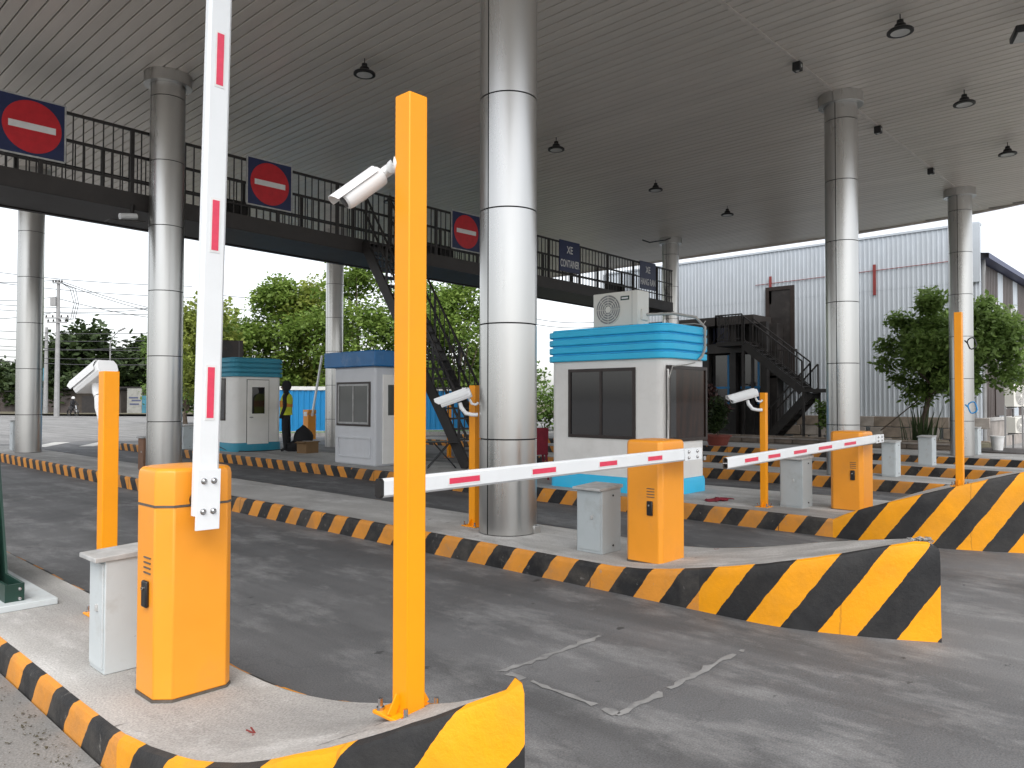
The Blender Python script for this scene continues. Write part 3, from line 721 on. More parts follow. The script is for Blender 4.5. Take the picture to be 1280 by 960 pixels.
# ------------------------------------------------------------------ barriers
def barrier_box(x0, y0, z0, w, d, h, cham, lower, lab):
    r_ = empty('barrier_cabinet', (x0+w/2, y0+d/2, z0), 0, lab, 'barrier', 'orange lift barriers')
    pts = [(-w/2+cham,-d/2),(w/2-cham*.6,-d/2),(w/2,-d/2+cham*.6),(w/2,d/2-cham),(w/2-cham,d/2),(-w/2+cham,d/2),(-w/2,d/2-cham),(-w/2,-d/2+cham)]
    hs = h*.84
    MB().prism(pts, .012, hs-.006).build('body', M_['orange'], r_, bevel=.006)
    MB().prism([(x*1.02,y*1.02) for x,y in pts], 0, .013).build('base_seal', M_['rubber'], r_)
    MB().prism([(x*1.012,y*1.012) for x,y in pts], hs-.007, hs+.003).build('lid_seal', M_['rubber'], r_)
    n = len(pts); mb = MB(); rows = [(1,hs+.003),(1,h-.035),(.975,h-.012),(.90,h),(.4,h+.008)]
    vs = [(x*s_,y*s_,z) for s_, z in rows for x,y in pts]
    mb.add(vs, [(i*n+k,i*n+(k+1)%n,(i+1)*n+(k+1)%n,(i+1)*n+k) for i in range(len(rows)-1) for k in range(n)]+[tuple((len(rows)-1)*n+k for k in range(n))])
    mb.build('lid', M_['orange'], r_, bevel=.004)
    # lock plate and vents on the face towards the lane (-X)
    yl = -d/2+cham+.07 if lower is None else lower
    lk = MB().cbox((-w/2-.008, yl, h*.455),(.018,.052,.115)).build('lock_plate', M_['black'], r_, bevel=.007)
    MB().lathe([(0,0),(.008,0),(.008,.006)], 10, Matrix.Translation((-w/2-.018, yl, h*.48)) @ Matrix.Rotation(R(-90),4,'Y')).build('keyhole', M_['chrome'], lk)
    for k in range(4): MB().cbox((-w/2-.0015, yl-.004, h*.545+k*.022),(.005,.07,.006)).build('vent_slot', M_['rubber'], r_)
    return r_
bar1 = barrier_box(1.333, 3.30, .2, .335, .30, 1.0, .06, None, 'large orange barrier cabinet in the left foreground with raised white arm')
bar2 = barrier_box(5.135, 3.22, .2, .36, .34, .98, .03, None, 'orange barrier cabinet with lowered arm on the middle island')
bar3 = barrier_box(9.30, 3.10, top(9.3), .38, .38, .94, .04, None, 'orange barrier cabinet on the booth island in front of column')

def arm(owner, base, L, width, depth, label, M0, stickers, hollow=False, plate=.2):
    """octagonal boom along local +x, face towards local -y"""
    w, d, c = width/2, depth/2, .012
    sec = [(-d,-w+c),(-d,w-c),(-d+c,w),(d-c,w),(d,w-c),(d,-w+c),(d-c,-w),(-d+c,-w)]
    n = len(sec)
    r_ = MB().add([(0,y,z) for y,z in sec]+[(L,y,z) for y,z in sec], [((i+1)%n,i,n+i,n+(i+1)%n)[::-1] for i in range(n)]+[tuple(range(n))]+([] if hollow else [tuple(range(2*n-1,n-1,-1))])).build('arm', M_['white'], owner)
    r_['label'] = label; r_.matrix_local = Matrix.Translation(base-Vector(owner.location)) @ M0
    if hollow:
        s2 = [(y*.8,z*.88) for y,z in sec]
        MB().add([(L-.05,y,z) for y,z in s2]+[(L+.001,y,z) for y,z in sec]+[(L+.001,y,z) for y,z in s2], [((i+1)%n,i,2*n+i,2*n+(i+1)%n) for i in range(n)]+[(n+i,n+(i+1)%n,2*n+(i+1)%n,2*n+i) for i in range(n)]+[tuple(range(n))]).build('open_end', M_['rubber'], r_)
        MB().cbox((L-.02,0,0),(.05,depth*.8,.004)).build('inner_web', M_['white'], r_)
    else:
        MB().add([(L,y*1.06,z*1.03) for y,z in sec]+[(L+.02,y*1.06,z*1.03) for y,z in sec], [tuple(range(n)), tuple(range(2*n-1,n-1,-1))]+[((i+1)%n,i,n+i,n+(i+1)%n)[::-1] for i in range(n)]).build('end_cap', M_['black'], r_)
    
    for s0, s1 in stickers:
        wb = MB().cbox(((s0+s1)/2,-d-.0012,0),(s1-s0+.02,.002,.045)).build('sticker', M_['signwhite'], r_)
        MB().cbox(((s0+s1)/2,-d-.0026,0),(s1-s0,.0015,.031)).build('red_band', M_['red'], r_)
    MB().cbox((plate/2-.03,-d-.006,0),(plate+.06,.010,width)).build('clamp_plate', M_['white'], r_, bevel=.002)
    for xx in (.02, plate-.05):
        for zz in (-.022, .022):
            b_ = MB().lathe([(0,.014),(.006,.014),(.010,.010),(.010,.003),(.014,.002),(.014,0)], 12, Matrix.Rotation(R(90),4,'X')).build('bolt', M_['chrome'], r_, loc=(xx,-d-.011,zz), smooth=True)
    MB().tube([(.06,d,0),(.06,d+.08,0)], .035, 16).build('shaft', M_['black'], r_, smooth=True)
    return r_
# raised arm: local x -> up (leaning a little to +X), face to -Y
lean = R(1.1); ux = Vector((math.sin(lean), 0, math.cos(lean))); yy_ = Vector((0,1,0)); zz_ = ux.cross(yy_)
arm(bar1, Vector((1.490, 3.225, 1.0)), 3.0, .105, .05, 'raised white barrier arm with red stickers, pointing straight up at left', Matrix((ux,yy_,zz_)).transposed().to_4x4(),
    [(.42,.64),(1.15,1.37),(1.88,2.11),(2.6,2.82)])
def lowered(base, tip, **k):
    b_, t_ = Vector(base), Vector(tip); ux = (t_-b_).normalized(); yy = Vector((0,1,0)); zz = ux.cross(yy).normalized(); yy = zz.cross(ux)
    return arm(k['owner'], b_, (t_-b_).length, .095, .045, k['label'], Matrix((ux,yy,zz)).transposed().to_4x4(), k['st'], k.get('hollow', False))
lowered(owner=bar2, base=(5.44,3.10,1.075), tip=(2.34,3.10,1.055), label='lowered white barrier arm with black end cap across the near lane', st=[(.52,.71),(1.10,1.30),(1.76,1.98),(2.43,2.66)])
lowered(owner=bar3, base=(9.52,2.98,1.055), tip=(5.72,2.98,.985), label='lowered white barrier arm with open hollow end across the second lane', st=[(.85,1.2),(1.55,1.9),(2.2,2.5),(2.8,3.05),(3.25,3.5)], hollow=True)

# grey cabinets
def cabinet(x0, y0, z0, w, d, h, m, lab, bolts=True, over=.03):
    r_ = empty('control_cabinet', (x0+w/2, y0+d/2, z0), 0, lab, 'cabinet', 'metal control cabinets on the islands')
    bd = MB().cbox((0,0,h/2),(w,d,h)).build('body', m, r_, bevel=.004)
    MB().cbox((-w/2-.004,0,h*.5),(.008,d-.03,h-.05)).build('door', m, r_, bevel=.002)
    lk = MB().cbox((-w/2-.012,.0-d*.12,h*.56),(.012,.018,.032)).build('lock', M_['lid'], r_, bevel=.002)
    lid = MB().add([(-w/2-over*1.6,-d/2-over*.4,h-.012),(w/2+over*.6,-d/2-over*.4,h-.002),(w/2+over*.6,d/2+over*.4,h-.002),(-w/2-over*1.6,d/2+over*.4,h-.012),
                    (-w/2-over*1.6,-d/2-over*.4,h+.010),(w/2+over*.6,-d/2-over*.4,h+.028),(w/2+over*.6,d/2+over*.4,h+.028),(-w/2-over*1.6,d/2+over*.4,h+.010)],
                   [(3,2,1,0),(4,5,6,7),(0,1,5,4),(1,2,6,5),(2,3,7,6),(3,0,4,7)]).build('lid', M_['lid'], r_, bevel=.003)
    if bolts:
        for zz in (.06, h-.06): MB().lathe([(0,0),(.009,0),(.009,.004)], 10, Matrix.Rotation(R(90),4,'X')).build('screw', M_['black'], r_, loc=(w*.05, -d/2-.005, zz))
    return r_
cabinet(1.31, 3.86, .2, .30, .20, .545, M_['palecab'], 'pale grey metal cabinet beside the large foreground barrier')
cabinet(5.19, 3.83, .2, .27, .27, .545, M_['greycab'], 'grey metal cabinet between big column and second barrier')
cabinet(9.08, 3.72, top(9), .30, .28, .60, M_['greycab'], 'grey metal cabinet behind the short post on booth island')
cabinet(14.55, 4.28, top(13.85), .28, .24, .62, M_['palecab'], 'pale cabinet half hidden behind the third barrier')
cabinet(18.2, 4.62, top(17.75), .32, .28, .62, M_['palecab'], 'pale cabinet left of the rightmost column base')
cabinet(23.5, 4.85, top(22.1), .36, .30, .72, M_['palecab'], 'pale cabinet right of the rightmost column base')
cabinet(8.62, 19.9, .2, .30, .35, .6, M_['palecab'], 'white cabinet beside the far orange barrier left of the first booth')
cabinet(5.52, 14.4, .2, .25, .28, .6, M_['brownplate'], 'brown cabinet peeking out behind the second column')
cabinet(5.35, 22.3, .2, .30, .28, .75, M_['palecab'], 'cabinet at the left edge behind the leftmost column')

# red cloth bundle, red scraps
mb = MB(); r5 = random.Random(9); G = 14
vs = [(8.85+.42*i/G+.02*math.sin(j), 4.72+.16*j/6+.05*math.sin(i*.7), top(8.9)+.012+.035*abs(math.sin(i*1.1+j*.8))*(1-abs(i/G-.5)*1.5)) for i in range(G+1) for j in range(7)]
mb.add(vs, [(i*7+j,(i+1)*7+j,(i+1)*7+j+1,i*7+j+1) for i in range(G) for j in range(6)])
o = mb.build('cloth_bundle', M_['cloth_red'], smooth=True); sm = o.modifiers.new('solid', 'SOLIDIFY'); sm.thickness = .01
tag(o, 'dark red cloth lying on the island left of the short post', 'cloth')
for (x_, y_, z_, lab) in ((1.42, 2.62, .262, 'orange red plastic scrap on the nearest island'), (5.95, 3.15, .22, 'tiny red scrap on the middle island')):
    mb = MB(); 
    for k in range(5): mb.bar((x_+r5.uniform(-.02,.02), y_+r5.uniform(-.03,.03), z_), (x_+r5.uniform(-.03,.03), y_+r5.uniform(-.06,.06), z_+.012), .006, .003)
    tag(mb.build('plastic_scrap', M_['redpipe']), lab, 'litter')

# dark green steel foot and its slab at the left edge
r_ = empty('steel_foot', (1.42, 5.6, .2), 0, 'dark green steel foot with two bolts on a slab, left edge', 'steel foot')
MB().prism([(1.24-1.42,5.42-5.6),(1.56-1.42,5.42-5.6),(1.56-1.42,7.6-5.6),(1.24-1.42,7.6-5.6)], 0, .04).build('slab', M_['palecab'], r_, bevel=.004)
pp = [(-.10,0),(1.8,0),(1.8,.95),(.55,.95),(.28,.13),(-.10,.13)]       # (y, z)
MB().add([(-.04,y,z+.02) for y,z in pp]+[(-.025,y,z+.02) for y,z in pp], [tuple(range(6)), tuple(range(11,5,-1))]+[((i+1)%6,i,6+i,6+(i+1)%6) for i in range(6)]).build('bracket', M_['green'], r_)
MB().add([(-.13,y*.98-.001,z+.02) for y,z in pp]+[(-.115,y*.98-.001,z+.02) for y,z in pp], [tuple(range(6)), tuple(range(11,5,-1))]+[((i+1)%6,i,6+i,6+(i+1)%6) for i in range(6)]).build('bracket', M_['green'], r_)
B((-.125,-.098,.022),(-.03,-.085,.148)).build('end_plate', M_['green'], r_)
for zz in (.055, .115): MB().lathe([(0,.008),(.009,.006),(.012,0)], 10, Matrix.Rotation(R(90),4,'X')).build('bolt', M_['chrome'], r_, loc=(-.05,-.099,zz))

# ------------------------------------------------------------------ booths
def window(parent, face, a0, a1, z0, z1, at, panes=2, fm='frame', gm='glass', name='window', t=.045):
    """face '-X': spans y a0..a1 at x=at ; face '-Y': spans x a0..a1 at y=at"""
    def bb(u0, u1, w0, w1, d0, d1):
        return B((at-d1, u0, w0), (at-d0, u1, w1)) if face == '-X' else B((u0, at-d1, w0), (u1, at-d0, w1))
    w = bb(a0, a1, z0, z1, -.02, .004).build(name, M_[gm], parent)
    for u0, u1, w0, w1 in ((a0-t,a0,z0-t,z1+t),(a1,a1+t,z0-t,z1+t),(a0,a1,z1,z1+t),(a0,a1,z0-t,z0)):
        bb(u0,u1,w0,w1,-.02,.022).build('frame', M_[fm], w)
    for k in range(1, panes):
        u = a0+(a1-a0)*k/panes; bb(u-t*.45,u+t*.45,z0,z1,-.01,.016).build('mullion', M_[fm], w)
    return w
def booth(loc, sx, sy, lab, blue, z_bands=(1.88,2.36), corner=.16):
    r_ = empty('toll_booth', loc, 0, lab, 'booth', 'toll booths')
    MB().prism(rrect(0,0,sx,sy,corner), .02, z_bands[0]).build('wall', M_['boothwhite'], r_, smooth=True)
    mb = MB(); 
    for k, (o_, z) in enumerate(((.03,0),(.03,.17),(.012,.215),(.003,.22))):
        pts = rrect(-o_,-o_,sx+o_,sy+o_,corner+o_); n = len(pts); mb.v += [(x,y,z) for x,y in pts]
    mb.f += [(k*n+i,k*n+(i+1)%n,(k+1)*n+(i+1)%n,(k+1)*n+i) for k in range(3) for i in range(n)]
    mb.build('base_trim', M_[blue], r_, smooth=True)
    nb = 4; bh = (z_bands[1]-z_bands[0])/nb
    for k in range(nb):
        z0 = z_bands[0]+k*bh; o0, o1 = .035, .065
        mb = MB(); n = None
        for o_, z in ((.015,z0),(.058,z0+.001),(.066,z0+.012),(.066,z0+bh-.034),(.012,z0+bh-.022),(.012,z0+bh)):
            pts = rrect(-o_,-o_,sx+o_,sy+o_,corner+o_); n = len(pts); mb.v += [(x,y,z) for x,y in pts]
        mb.f += [(q*n+i,q*n+(i+1)%n,(q+1)*n+(i+1)%n,(q+1)*n+i) for q in range(5) for i in range(n)]
        mb.f.append(tuple(5*n+i for i in range(n)))
        mb.build('roof_band', M_[blue], r_, smooth=True)
    return r_
bC = booth((8.88, 5.5, top(9)), 1.12, 2.05, 'white booth with bright cyan roof bands and air conditioner on top', 'cyan')
window(bC, '-X', .52, 1.62, .80, 1.72, 0, 2)
w_ = window(bC, '-Y', .10, 1.06, .78, 1.74, 0, 1, 'frame', 'wood'); 
B((.02,-.012,.80),(.26,-.006,1.72)).build('glass_corner', M_['glass'], bC)
B((.03,-.026,.79),(.055,-.004,1.73)).build('corner_jamb', M_['boothwhite'], bC)
MB().tube([(.05,-.02,.78),(.03,-.025,1.2),(.04,-.03,1.6),(.12,-.04,1.77),(.45,-.05,1.80),(.7,-.05,1.84)], .009, 6).build('cable', M_['cable'], bC, smooth=True)
MB().tube([(.45,.62,2.55),(.7,.3,2.56),(.85,.02,2.50),(.90,-.10,2.35),(.90,-.10,2.05),(.83,-.09,1.93),(.75,-.08,1.88)], .020, 8).build('hose', M_['cable'], bC, smooth=True)
MB().tube([(.72,.5,2.4),(.95,.1,2.42),(1.02,0,2.40),(1.06,-.02,2.46)], .008, 6).build('cable', M_['cable'], bC, smooth=True)
B((1.02,-.004,.44),(1.09,-.001,.50)).build('sticker', M_['lid'], bC)
bA = booth((9.0, 17.9, top(9)), 1.30, 1.55, 'white booth with dark teal roof bands and a door, behind the guard', 'teal')
window(bA, '-X', .5, 1.3, .82, 1.80, 0, 1)
B((.325,-.008,.15),(.935,.01,1.815)).build('door_gap', M_['rubber'], bA)
d_ = B((.34,-.024,.16),(.92,.0,1.80)).build('door', M_['boothwhite'], bA, bevel=.004)
B((.46,-.030,.95),(.80,-.022,1.62)).build('door_glass', M_['glass'], d_); MB().tube([(.40,-.02,.86),(.40,-.05,.86),(.48,-.05,.86)], .01, 6).build('handle', M_['chrome'], d_)
MB().tube([(-.05,.9,.15),(-.02,.3,.03),(.2,-.2,.02),(.7,-.3,.02),(1.2,-.15,.02)], .012, 6).build('loose_cable', M_['black'], bA)
# booth B, plain
r_ = empty('toll_booth', (8.9, 12.0, top(9)), 0, 'pale grey booth with flat blue roof and sliding window', 'booth', 'toll booths')
B((0,0,0),(.86,1.38,1.97)).build('wall', M_['boothwhite2'], r_, bevel=.05, seg=4)
B((-.10,-.12,1.955),(.98,1.62,2.27)).build('roof', M_['boothblue'], r_, bevel=.02)
window(r_, '-X', .22, 1.20, .86, 1.58, 0, 2, 'lid', 'glassgrey', t=.03); 
for u0,u1,w0,w1 in ((.14,.185,.78,1.66),(1.235,1.28,.78,1.66),(.185,1.235,1.62,1.66),(.185,1.235,.78,.82)): B((-.018,u0,w0),(.01,u1,w1)).build('outer_frame', M_['frame'], r_)
for u0,u1,w0,w1 in ((.12,.145,.16,.56),(1.20,1.225,.16,.56),(.145,1.20,.535,.56),(.145,1.20,.16,.185)): B((-.028,u0,w0),(.01,u1,w1)).build('panel_moulding', M_['boothwhite2'], r_)
d_ = B((.18,-.02,.05),(.80,.01,1.80)).build('door', M_['boothwhite'], r_, bevel=.004); B((.30,-.024,1.0),(.70,-.019,1.6)).build('door_glass', M_['glassgrey'], d_)

def ac_unit(loc, rz, lab, w=.80, h=.50, d=.29, m='acwhite', dark=False):
    r_ = empty('air_conditioner', loc, rz, lab, 'air conditioner')
    MB().cbox((0,0,h/2+.03),(w,d,h)).build('casing', M_[m], r_, bevel=.012)
    for xx in (-w*.35, w*.35): MB().cbox((xx,0,.016),(.06,d,.03)).build('foot', M_['black'], r_)
    cx = -w*.5+h*.5+.03; cz = h*.5+.03
    M1 = Matrix.Translation((cx,-d/2-.001,cz)) @ Matrix.Rotation(R(90),4,'X')
    MB().lathe([(0,.002),(h*.44,.002)], 32, M1).build('fan_opening', M_['black' if dark else 'pole'], r_)
    for k in range(1,7): MB().lathe([(h*.44*k/6-.006,.003),(h*.44*k/6-.006,.010),(h*.44*k/6+.004,.010),(h*.44*k/6+.004,.003)], 32, M1).build('grille_ring', M_[m], r_, smooth=True)
    MB().lathe([(0,.014),(.045,.013),(.05,.003)], 20, M1).build('hub', M_[m], r_, smooth=True)
    for k in range(8):
        t = k*math.pi/4; MB().bar((cx+.04*math.cos(t),-d/2-.008,cz+.04*math.sin(t)),(cx+h*.44*math.cos(t),-d/2-.008,cz+h*.44*math.sin(t)),.006).build('grille_spoke', M_[m], r_)
    if not dark:
        bd = MB().cbox((w*.22,-d/2-.002,h*.86),(.15,.004,.06)).build('badge', M_['green'], r_); MB().cbox((w*.22,-d/2-.0045,h*.86),(.11,.002,.022)).build('badge_letters', M_['signwhite'], bd)
    MB().cbox((w/2-.10,-d/2-.0012,h*.5+.03),(.006,.003,h*.96)).build('panel_seam', M_['lid'], r_)
    MB().cbox((w/2+.012,0,h*.36),(.03,.14,.16)).build('valve_cover', M_[m], r_, bevel=.005)
    return r_
ac_unit((9.30, 6.52, top(9)+2.365), R(-90), 'cream air conditioner unit with round fan on the cyan booth roof')
ac_unit((9.35, 18.95, top(9)+2.365), R(-20), 'dark grilled air conditioner on the teal booth roof', .7, .45, .28, 'frame', True)

# ------------------------------------------------------------------ small things on the booth island
r_ = empty('folding_table', (9.72, 10.98, top(9.7)), R(-40), 'small black folding table at the foot of the stairs', 'table')
B((-.32,-.2,.50),(.32,.2,.52)).build('top', M_['black'], r_)
for yy in (-.17,.17):
    for s_ in (-1,1):
        MB().tube([(s_*.28,yy,0),(-s_*.16,yy,.50)], .011, 6).build('leg', M_['black'], r_)
for xx in (-.27,.27): MB().tube([(xx,-.17,.02),(xx,.17,.02)], .009, 6).build('stretcher', M_['black'], r_)
r_ = empty('plastic_chair', (9.42, 8.35, top(9.4)), R(140), 'dark red plastic chair behind the cyan booth', 'chair')
MB().cbox((0,0,.43),(.42,.42,.03)).build('seat', M_['cloth_red'], r_, bevel=.01)
MB().add([(-.2,.19,.44),(.2,.19,.44),(.2,.27,.86),(-.2,.27,.86),(-.2,.215,.44),(.2,.215,.44),(.2,.295,.86),(-.2,.295,.86)], [(0,1,2,3),(7,6,5,4),(1,0,4,5),(2,1,5,6),(3,2,6,7),(0,3,7,4)]).build('backrest', M_['cloth_red'], r_)
for i in (-1,1):
    for j in (-1,1): MB().tube([(i*.18,j*.18,.42),(i*.21,j*.21,0)], [.022,.015], 8).build('leg', M_['cloth_red'], r_)
r_ = empty('cardboard_box', (10.12, 16.35, top(10)), R(12), 'brown cardboard box on the island beside the guard', 'box')
MB().cbox((0,0,.15),(.40,.32,.30)).build('body', M_['card'], r_); MB().cbox((0,0,.303),(.07,.322,.004)).build('tape', M_['lid'], r_)
for s_ in (-1,1): MB().bar((s_*.20,0,.30),(s_*.29,0,.27),.30,.006).build('flap', M_['card'], r_)
# black bags
r_ = empty('black_bag', (10.42, 17.05, top(10)), 0, 'bulky black bag standing behind the guard', 'bag')
def lump(c, r, seed, n=18, m=12):
    q = random.Random(seed); ph = [q.uniform(0,6) for _ in range(6)]; mb = MB(); vs = []
    for i in range(m+1):
        for j in range(n):
            a_, b_ = math.pi*i/m, 2*math.pi*j/n
            k = 1+.10*math.sin(3*a_+ph[0])*math.sin(2*b_+ph[1])+.06*math.sin(7*b_+ph[2])*math.sin(5*a_+ph[3])
            vs.append((c[0]+r[0]*k*math.sin(a_)*math.cos(b_), c[1]+r[1]*k*math.sin(a_)*math.sin(b_), max(0, c[2]+r[2]*k*math.cos(a_))))
    return mb.add(vs, [(i*n+j,(i+1)*n+j,(i+1)*n+(j+1)%n,i*n+(j+1)%n) for i in range(m) for j in range(n)])
lump((0,0,.30),(.24,.20,.34),1).build('sack', M_['cloth'], r_, smooth=True); lump((-.16,.12,.12),(.26,.22,.16),2).build('pouch', M_['cloth'], r_, smooth=True)

# guard in a hi-vis vest, standing in profile
def skin_body(name, verts, edges, radii, m, parent, root=0, sub=2):
    me = bpy.data.meshes.new(name); me.from_pydata(verts, edges, []); o = bpy.data.objects.new(name, me); col.objects.link(o); o.parent = parent
    me.materials.append(m)
    sk = o.modifiers.new('skin', 'SKIN'); sk.use_smooth_shade = True
    L = me.skin_vertices[0].data if me.skin_vertices else None
    if L is None:
        bm = bmesh.new(); bm.from_mesh(me); bm.verts.layers.skin.verify(); bm.to_mesh(me); bm.free(); L = me.skin_vertices[0].data
    for i, r in enumerate(radii): L[i].radius = r if isinstance(r, tuple) else (r, r); L[i].use_root = (i == root)
    sb = o.modifiers.new('sub', 'SUBSURF'); sb.levels = sub; sb.render_levels = sub
    return o
g_ = empty('person', (10.05, 17.25, top(10)), R(223), 'person in black trousers and yellow orange hi-vis vest standing by the booth', 'person')
V = [(0,0,.92),(0,0,1.08),(0,.01,1.28),(0,.02,1.42),(0,.0,1.50),(0,-.01,1.57),(0,-.015,1.66),(0,-.01,1.74),
     (.17,.01,1.40),(.20,.03,1.14),(.19,-.06,.92),(.185,-.09,.84),
     (-.17,.01,1.40),(-.20,.03,1.14),(-.19,-.06,.92),(-.185,-.09,.84),
     (.09,0,.86),(.10,-.01,.48),(.10,.02,.09),(.105,-.10,.035),(-.09,0,.86),(-.10,.03,.48),(-.10,.06,.09),(-.105,-.06,.035)]
E_ = [(0,1),(1,2),(2,3),(3,4),(4,5),(5,6),(6,7),(3,8),(8,9),(9,10),(10,11),(3,12),(12,13),(13,14),(14,15),(0,16),(16,17),(17,18),(18,19),(0,20),(20,21),(21,22),(22,23)]
rad = [(.15,.10),(.145,.10),(.16,.11),(.12,.09),(.055,.055),(.075,.085),(.085,.10),(.06,.07), .06,.05,.038,.035, .06,.05,.038,.035, .088,.065,.045,.035, .088,.065,.045,.035]
body = skin_body('body', V, E_, rad, M_['cloth'], g_)
vv = [(0,0,.98),(0,0,1.08),(0,.01,1.28),(0,.02,1.41)]
vest = MB(); n = 20; vs = []
for (zz, rx, ry, oy) in ((.93,.185,.15,0),(1.05,.178,.145,0),(1.2,.19,.15,.005),(1.33,.195,.145,.015),(1.42,.165,.115,.02),(1.47,.10,.08,.01)):
    vs += [(rx*math.cos(2*math.pi*k/n), oy+ry*math.sin(2*math.pi*k/n), zz) for k in range(n)]
vest.add(vs[:], [(i*n+k,i*n+(k+1)%n,(i+1)*n+(k+1)%n,(i+1)*n+k) for i in range(5) for k in range(n)])
ve = vest.build('vest', M_['hivis'], g_, smooth=True)
MB().lathe([(.191,1.13),(.194,1.16),(.194,1.26),(.196,1.29)], 20, Matrix.Diagonal((1,.80,1,1))).build('orange_panel', M_['hivis2'], ve, smooth=True)
MB().lathe([(0,1.80),(.05,1.795),(.088,1.76),(.104,1.70),(.104,1.64),(.09,1.585),(.06,1.55)], 18, Matrix.Translation((0,.012,0)) @ Matrix.Diagonal((.95,1.12,1,1))).build('hair', M_['cloth'], g_, smooth=True)
MB().lathe([(0,1.69),(.055,1.675),(.068,1.63),(.055,1.57),(.03,1.535),(0,1.53)], 14, Matrix.Translation((0,-.048,0))).build('face', M_['skin'], g_, smooth=True)
MB().bar((0,-.112,1.64),(0,-.135,1.605),.02,.025).build('nose', M_['skin'], g_)

# far orange barriers
def small_barrier(x, y, lab, arm_up=False):
    r_ = empty('barrier_cabinet', (x, y, top(x)), 0, lab, 'barrier', 'orange lift barriers')
    B((-.16,-.16,0),(.16,.16,.86)).build('body', M_['orange'], r_, bevel=.02); B((-.165,-.165,.87),(.165,.165,1.02)).build('lid', M_['orange'], r_, bevel=.02)
    B((-.17,-.1,.80),(-.161,.1,.95)).build('clamp', M_['white'], r_)
    if arm_up: MB().bar((-.03,-.2,.8),(.35,-.2,2.9),.07,.05).build('boom', M_['white'], r_)
small_barrier(14.3, 23.0, 'orange barrier with raised arm in front of the blue fence', True)
small_barrier(8.62, 20.6, 'small orange barrier half hidden between column and raised arm')
o = post_obj(13.9, 15.4, gz(14), 1.75, .09, 'thin orange post far off under the stairs')
sheet('far_paving', 12.5, 17, 29, 29.4, .004, M_['lightroad'])

# ------------------------------------------------------------------ blue fence and grass strip
fa, fb = Vector((17.2, 32.8, 0)), Vector((27.6, 26.6, 0)); fd = (fb-fa).normalized(); fl_ = (fb-fa).length; ang = math.atan2(fd.y, fd.x)
fe = empty('blue_fence', (fa.x, fa.y, -.1), ang, 'long blue sheet fence with white top behind the guard', 'fence')
k = 0; pan = None
while k*1.0 < fl_:
    if pan is None:
        mb = MB(); pf = [(0,0),(.08,0),(.11,.03),(.19,.03),(.22,0),(.33,0),(.36,.03),(.44,.03),(.47,0),(.58,0),(.61,.03),(.69,.03),(.72,0),(.83,0),(.86,.03),(.94,.03),(.97,0),(1,0)]
        mb.add([(x,-y,.12) for x,y in pf]+[(x,-y,2.05) for x,y in pf], [(i,i+1,len(pf)+i+1,len(pf)+i) for i in range(len(pf)-1)]); pan = mb.build('sheet_panel', M_['fence'], fe); o = pan
    else: o = inst(pan, fe)
    o.location = (k*1.0, 0, 0); k += 1
B((0,-.06,2.05),(fl_,.06,2.22)).build('top_coping', M_['signwhite'], fe); B((0,-.08,0),(fl_,.12,.13)).build('plinth', M_['concrete'], fe)
o = MB().box((0,-2.2,-.05),(fl_,-.09,.10)).build('grass_strip', M_['grass']); o.location = fe.location; o.rotation_euler.z = ang; tag(o, kind='structure')
o = MB().box((0,-2.4,-.05),(fl_,-2.2,.14)).build('fence_kerb', M_['concrete']); o.location = fe.location; o.rotation_euler.z = ang; tag(o, kind='structure')

# ------------------------------------------------------------------ trees
def leaves(name, clusters, n, size, m, parent, seed, elong=1.5, droop=.2):
    q = random.Random(seed); vs = []; fs = []
    tot = sum(c[1]**2 for c in clusters)
    for c, r in clusters:
        for _ in range(int(n*r*r/tot)):
            d = Vector((q.gauss(0,1), q.gauss(0,1), q.gauss(0,.8))); d.normalize(); p = Vector(c)+d*r*(q.random()**.5)*(1+.25*abs(q.gauss(0,.5)))
            s_ = size*q.uniform(.45,1.45); a_ = Vector((q.gauss(0,1), q.gauss(0,1), q.gauss(-droop,.6))).normalized()
            b_ = a_.cross(Vector((q.gauss(0,.6), q.gauss(0,.6), 1))).normalized(); L_ = s_*elong
            i = len(vs); vs += [p-b_*s_*.08, p+a_*L_*.5-b_*s_*.5, p+a_*L_, p+a_*L_*.5+b_*s_*.5]; fs.append((i,i+1,i+2,i+3))
    mb = MB(); mb.v = [tuple(v) for v in vs]; mb.f = fs
    return mb.build(name, m, parent)
def tree(name, loc, H, Wd, m, lab, n, size, seed, trunk_h=.3, group='trees beyond the fence', flat=1.0, trunk_r=.14):
    q = random.Random(seed); r_ = empty(name, loc, 0, lab, 'tree', group)
    cl = []; th = H*trunk_h
    tr = MB(); tr.tube([(0,0,-.1),(q.uniform(-.1,.1),q.uniform(-.1,.1),th*.6),(q.uniform(-.2,.2),q.uniform(-.2,.2),th),(q.uniform(-.3,.3),q.uniform(-.3,.3),H*.8)], [trunk_r*1.2,trunk_r,trunk_r*.85,trunk_r*.25], 8)
    K = 44
    for k in range(K):
        a_ = q.uniform(0, 2*math.pi); hz = q.uniform(.0, 1); prof = math.sin(math.pi*min(.97, .12+.86*hz))**.7
        rr = Wd*.5*prof*q.uniform(.35,1)
        c = (rr*math.cos(a_), rr*math.sin(a_), th+(H-th)*(.1+.85*hz)); cl.append((c, Wd*q.uniform(.10,.24)))
        if k < 9: tr.tube([(0,0,th*q.uniform(.8,1.1)), (c[0]*.5,c[1]*.5,(th+c[2])*.5+.1), c], [trunk_r*.45,trunk_r*.28,trunk_r*.1], 5)
    tr.build('trunk', M_['bark'], r_, smooth=True)
    leaves('crown', cl, n, size, m, r_, seed)
    return r_
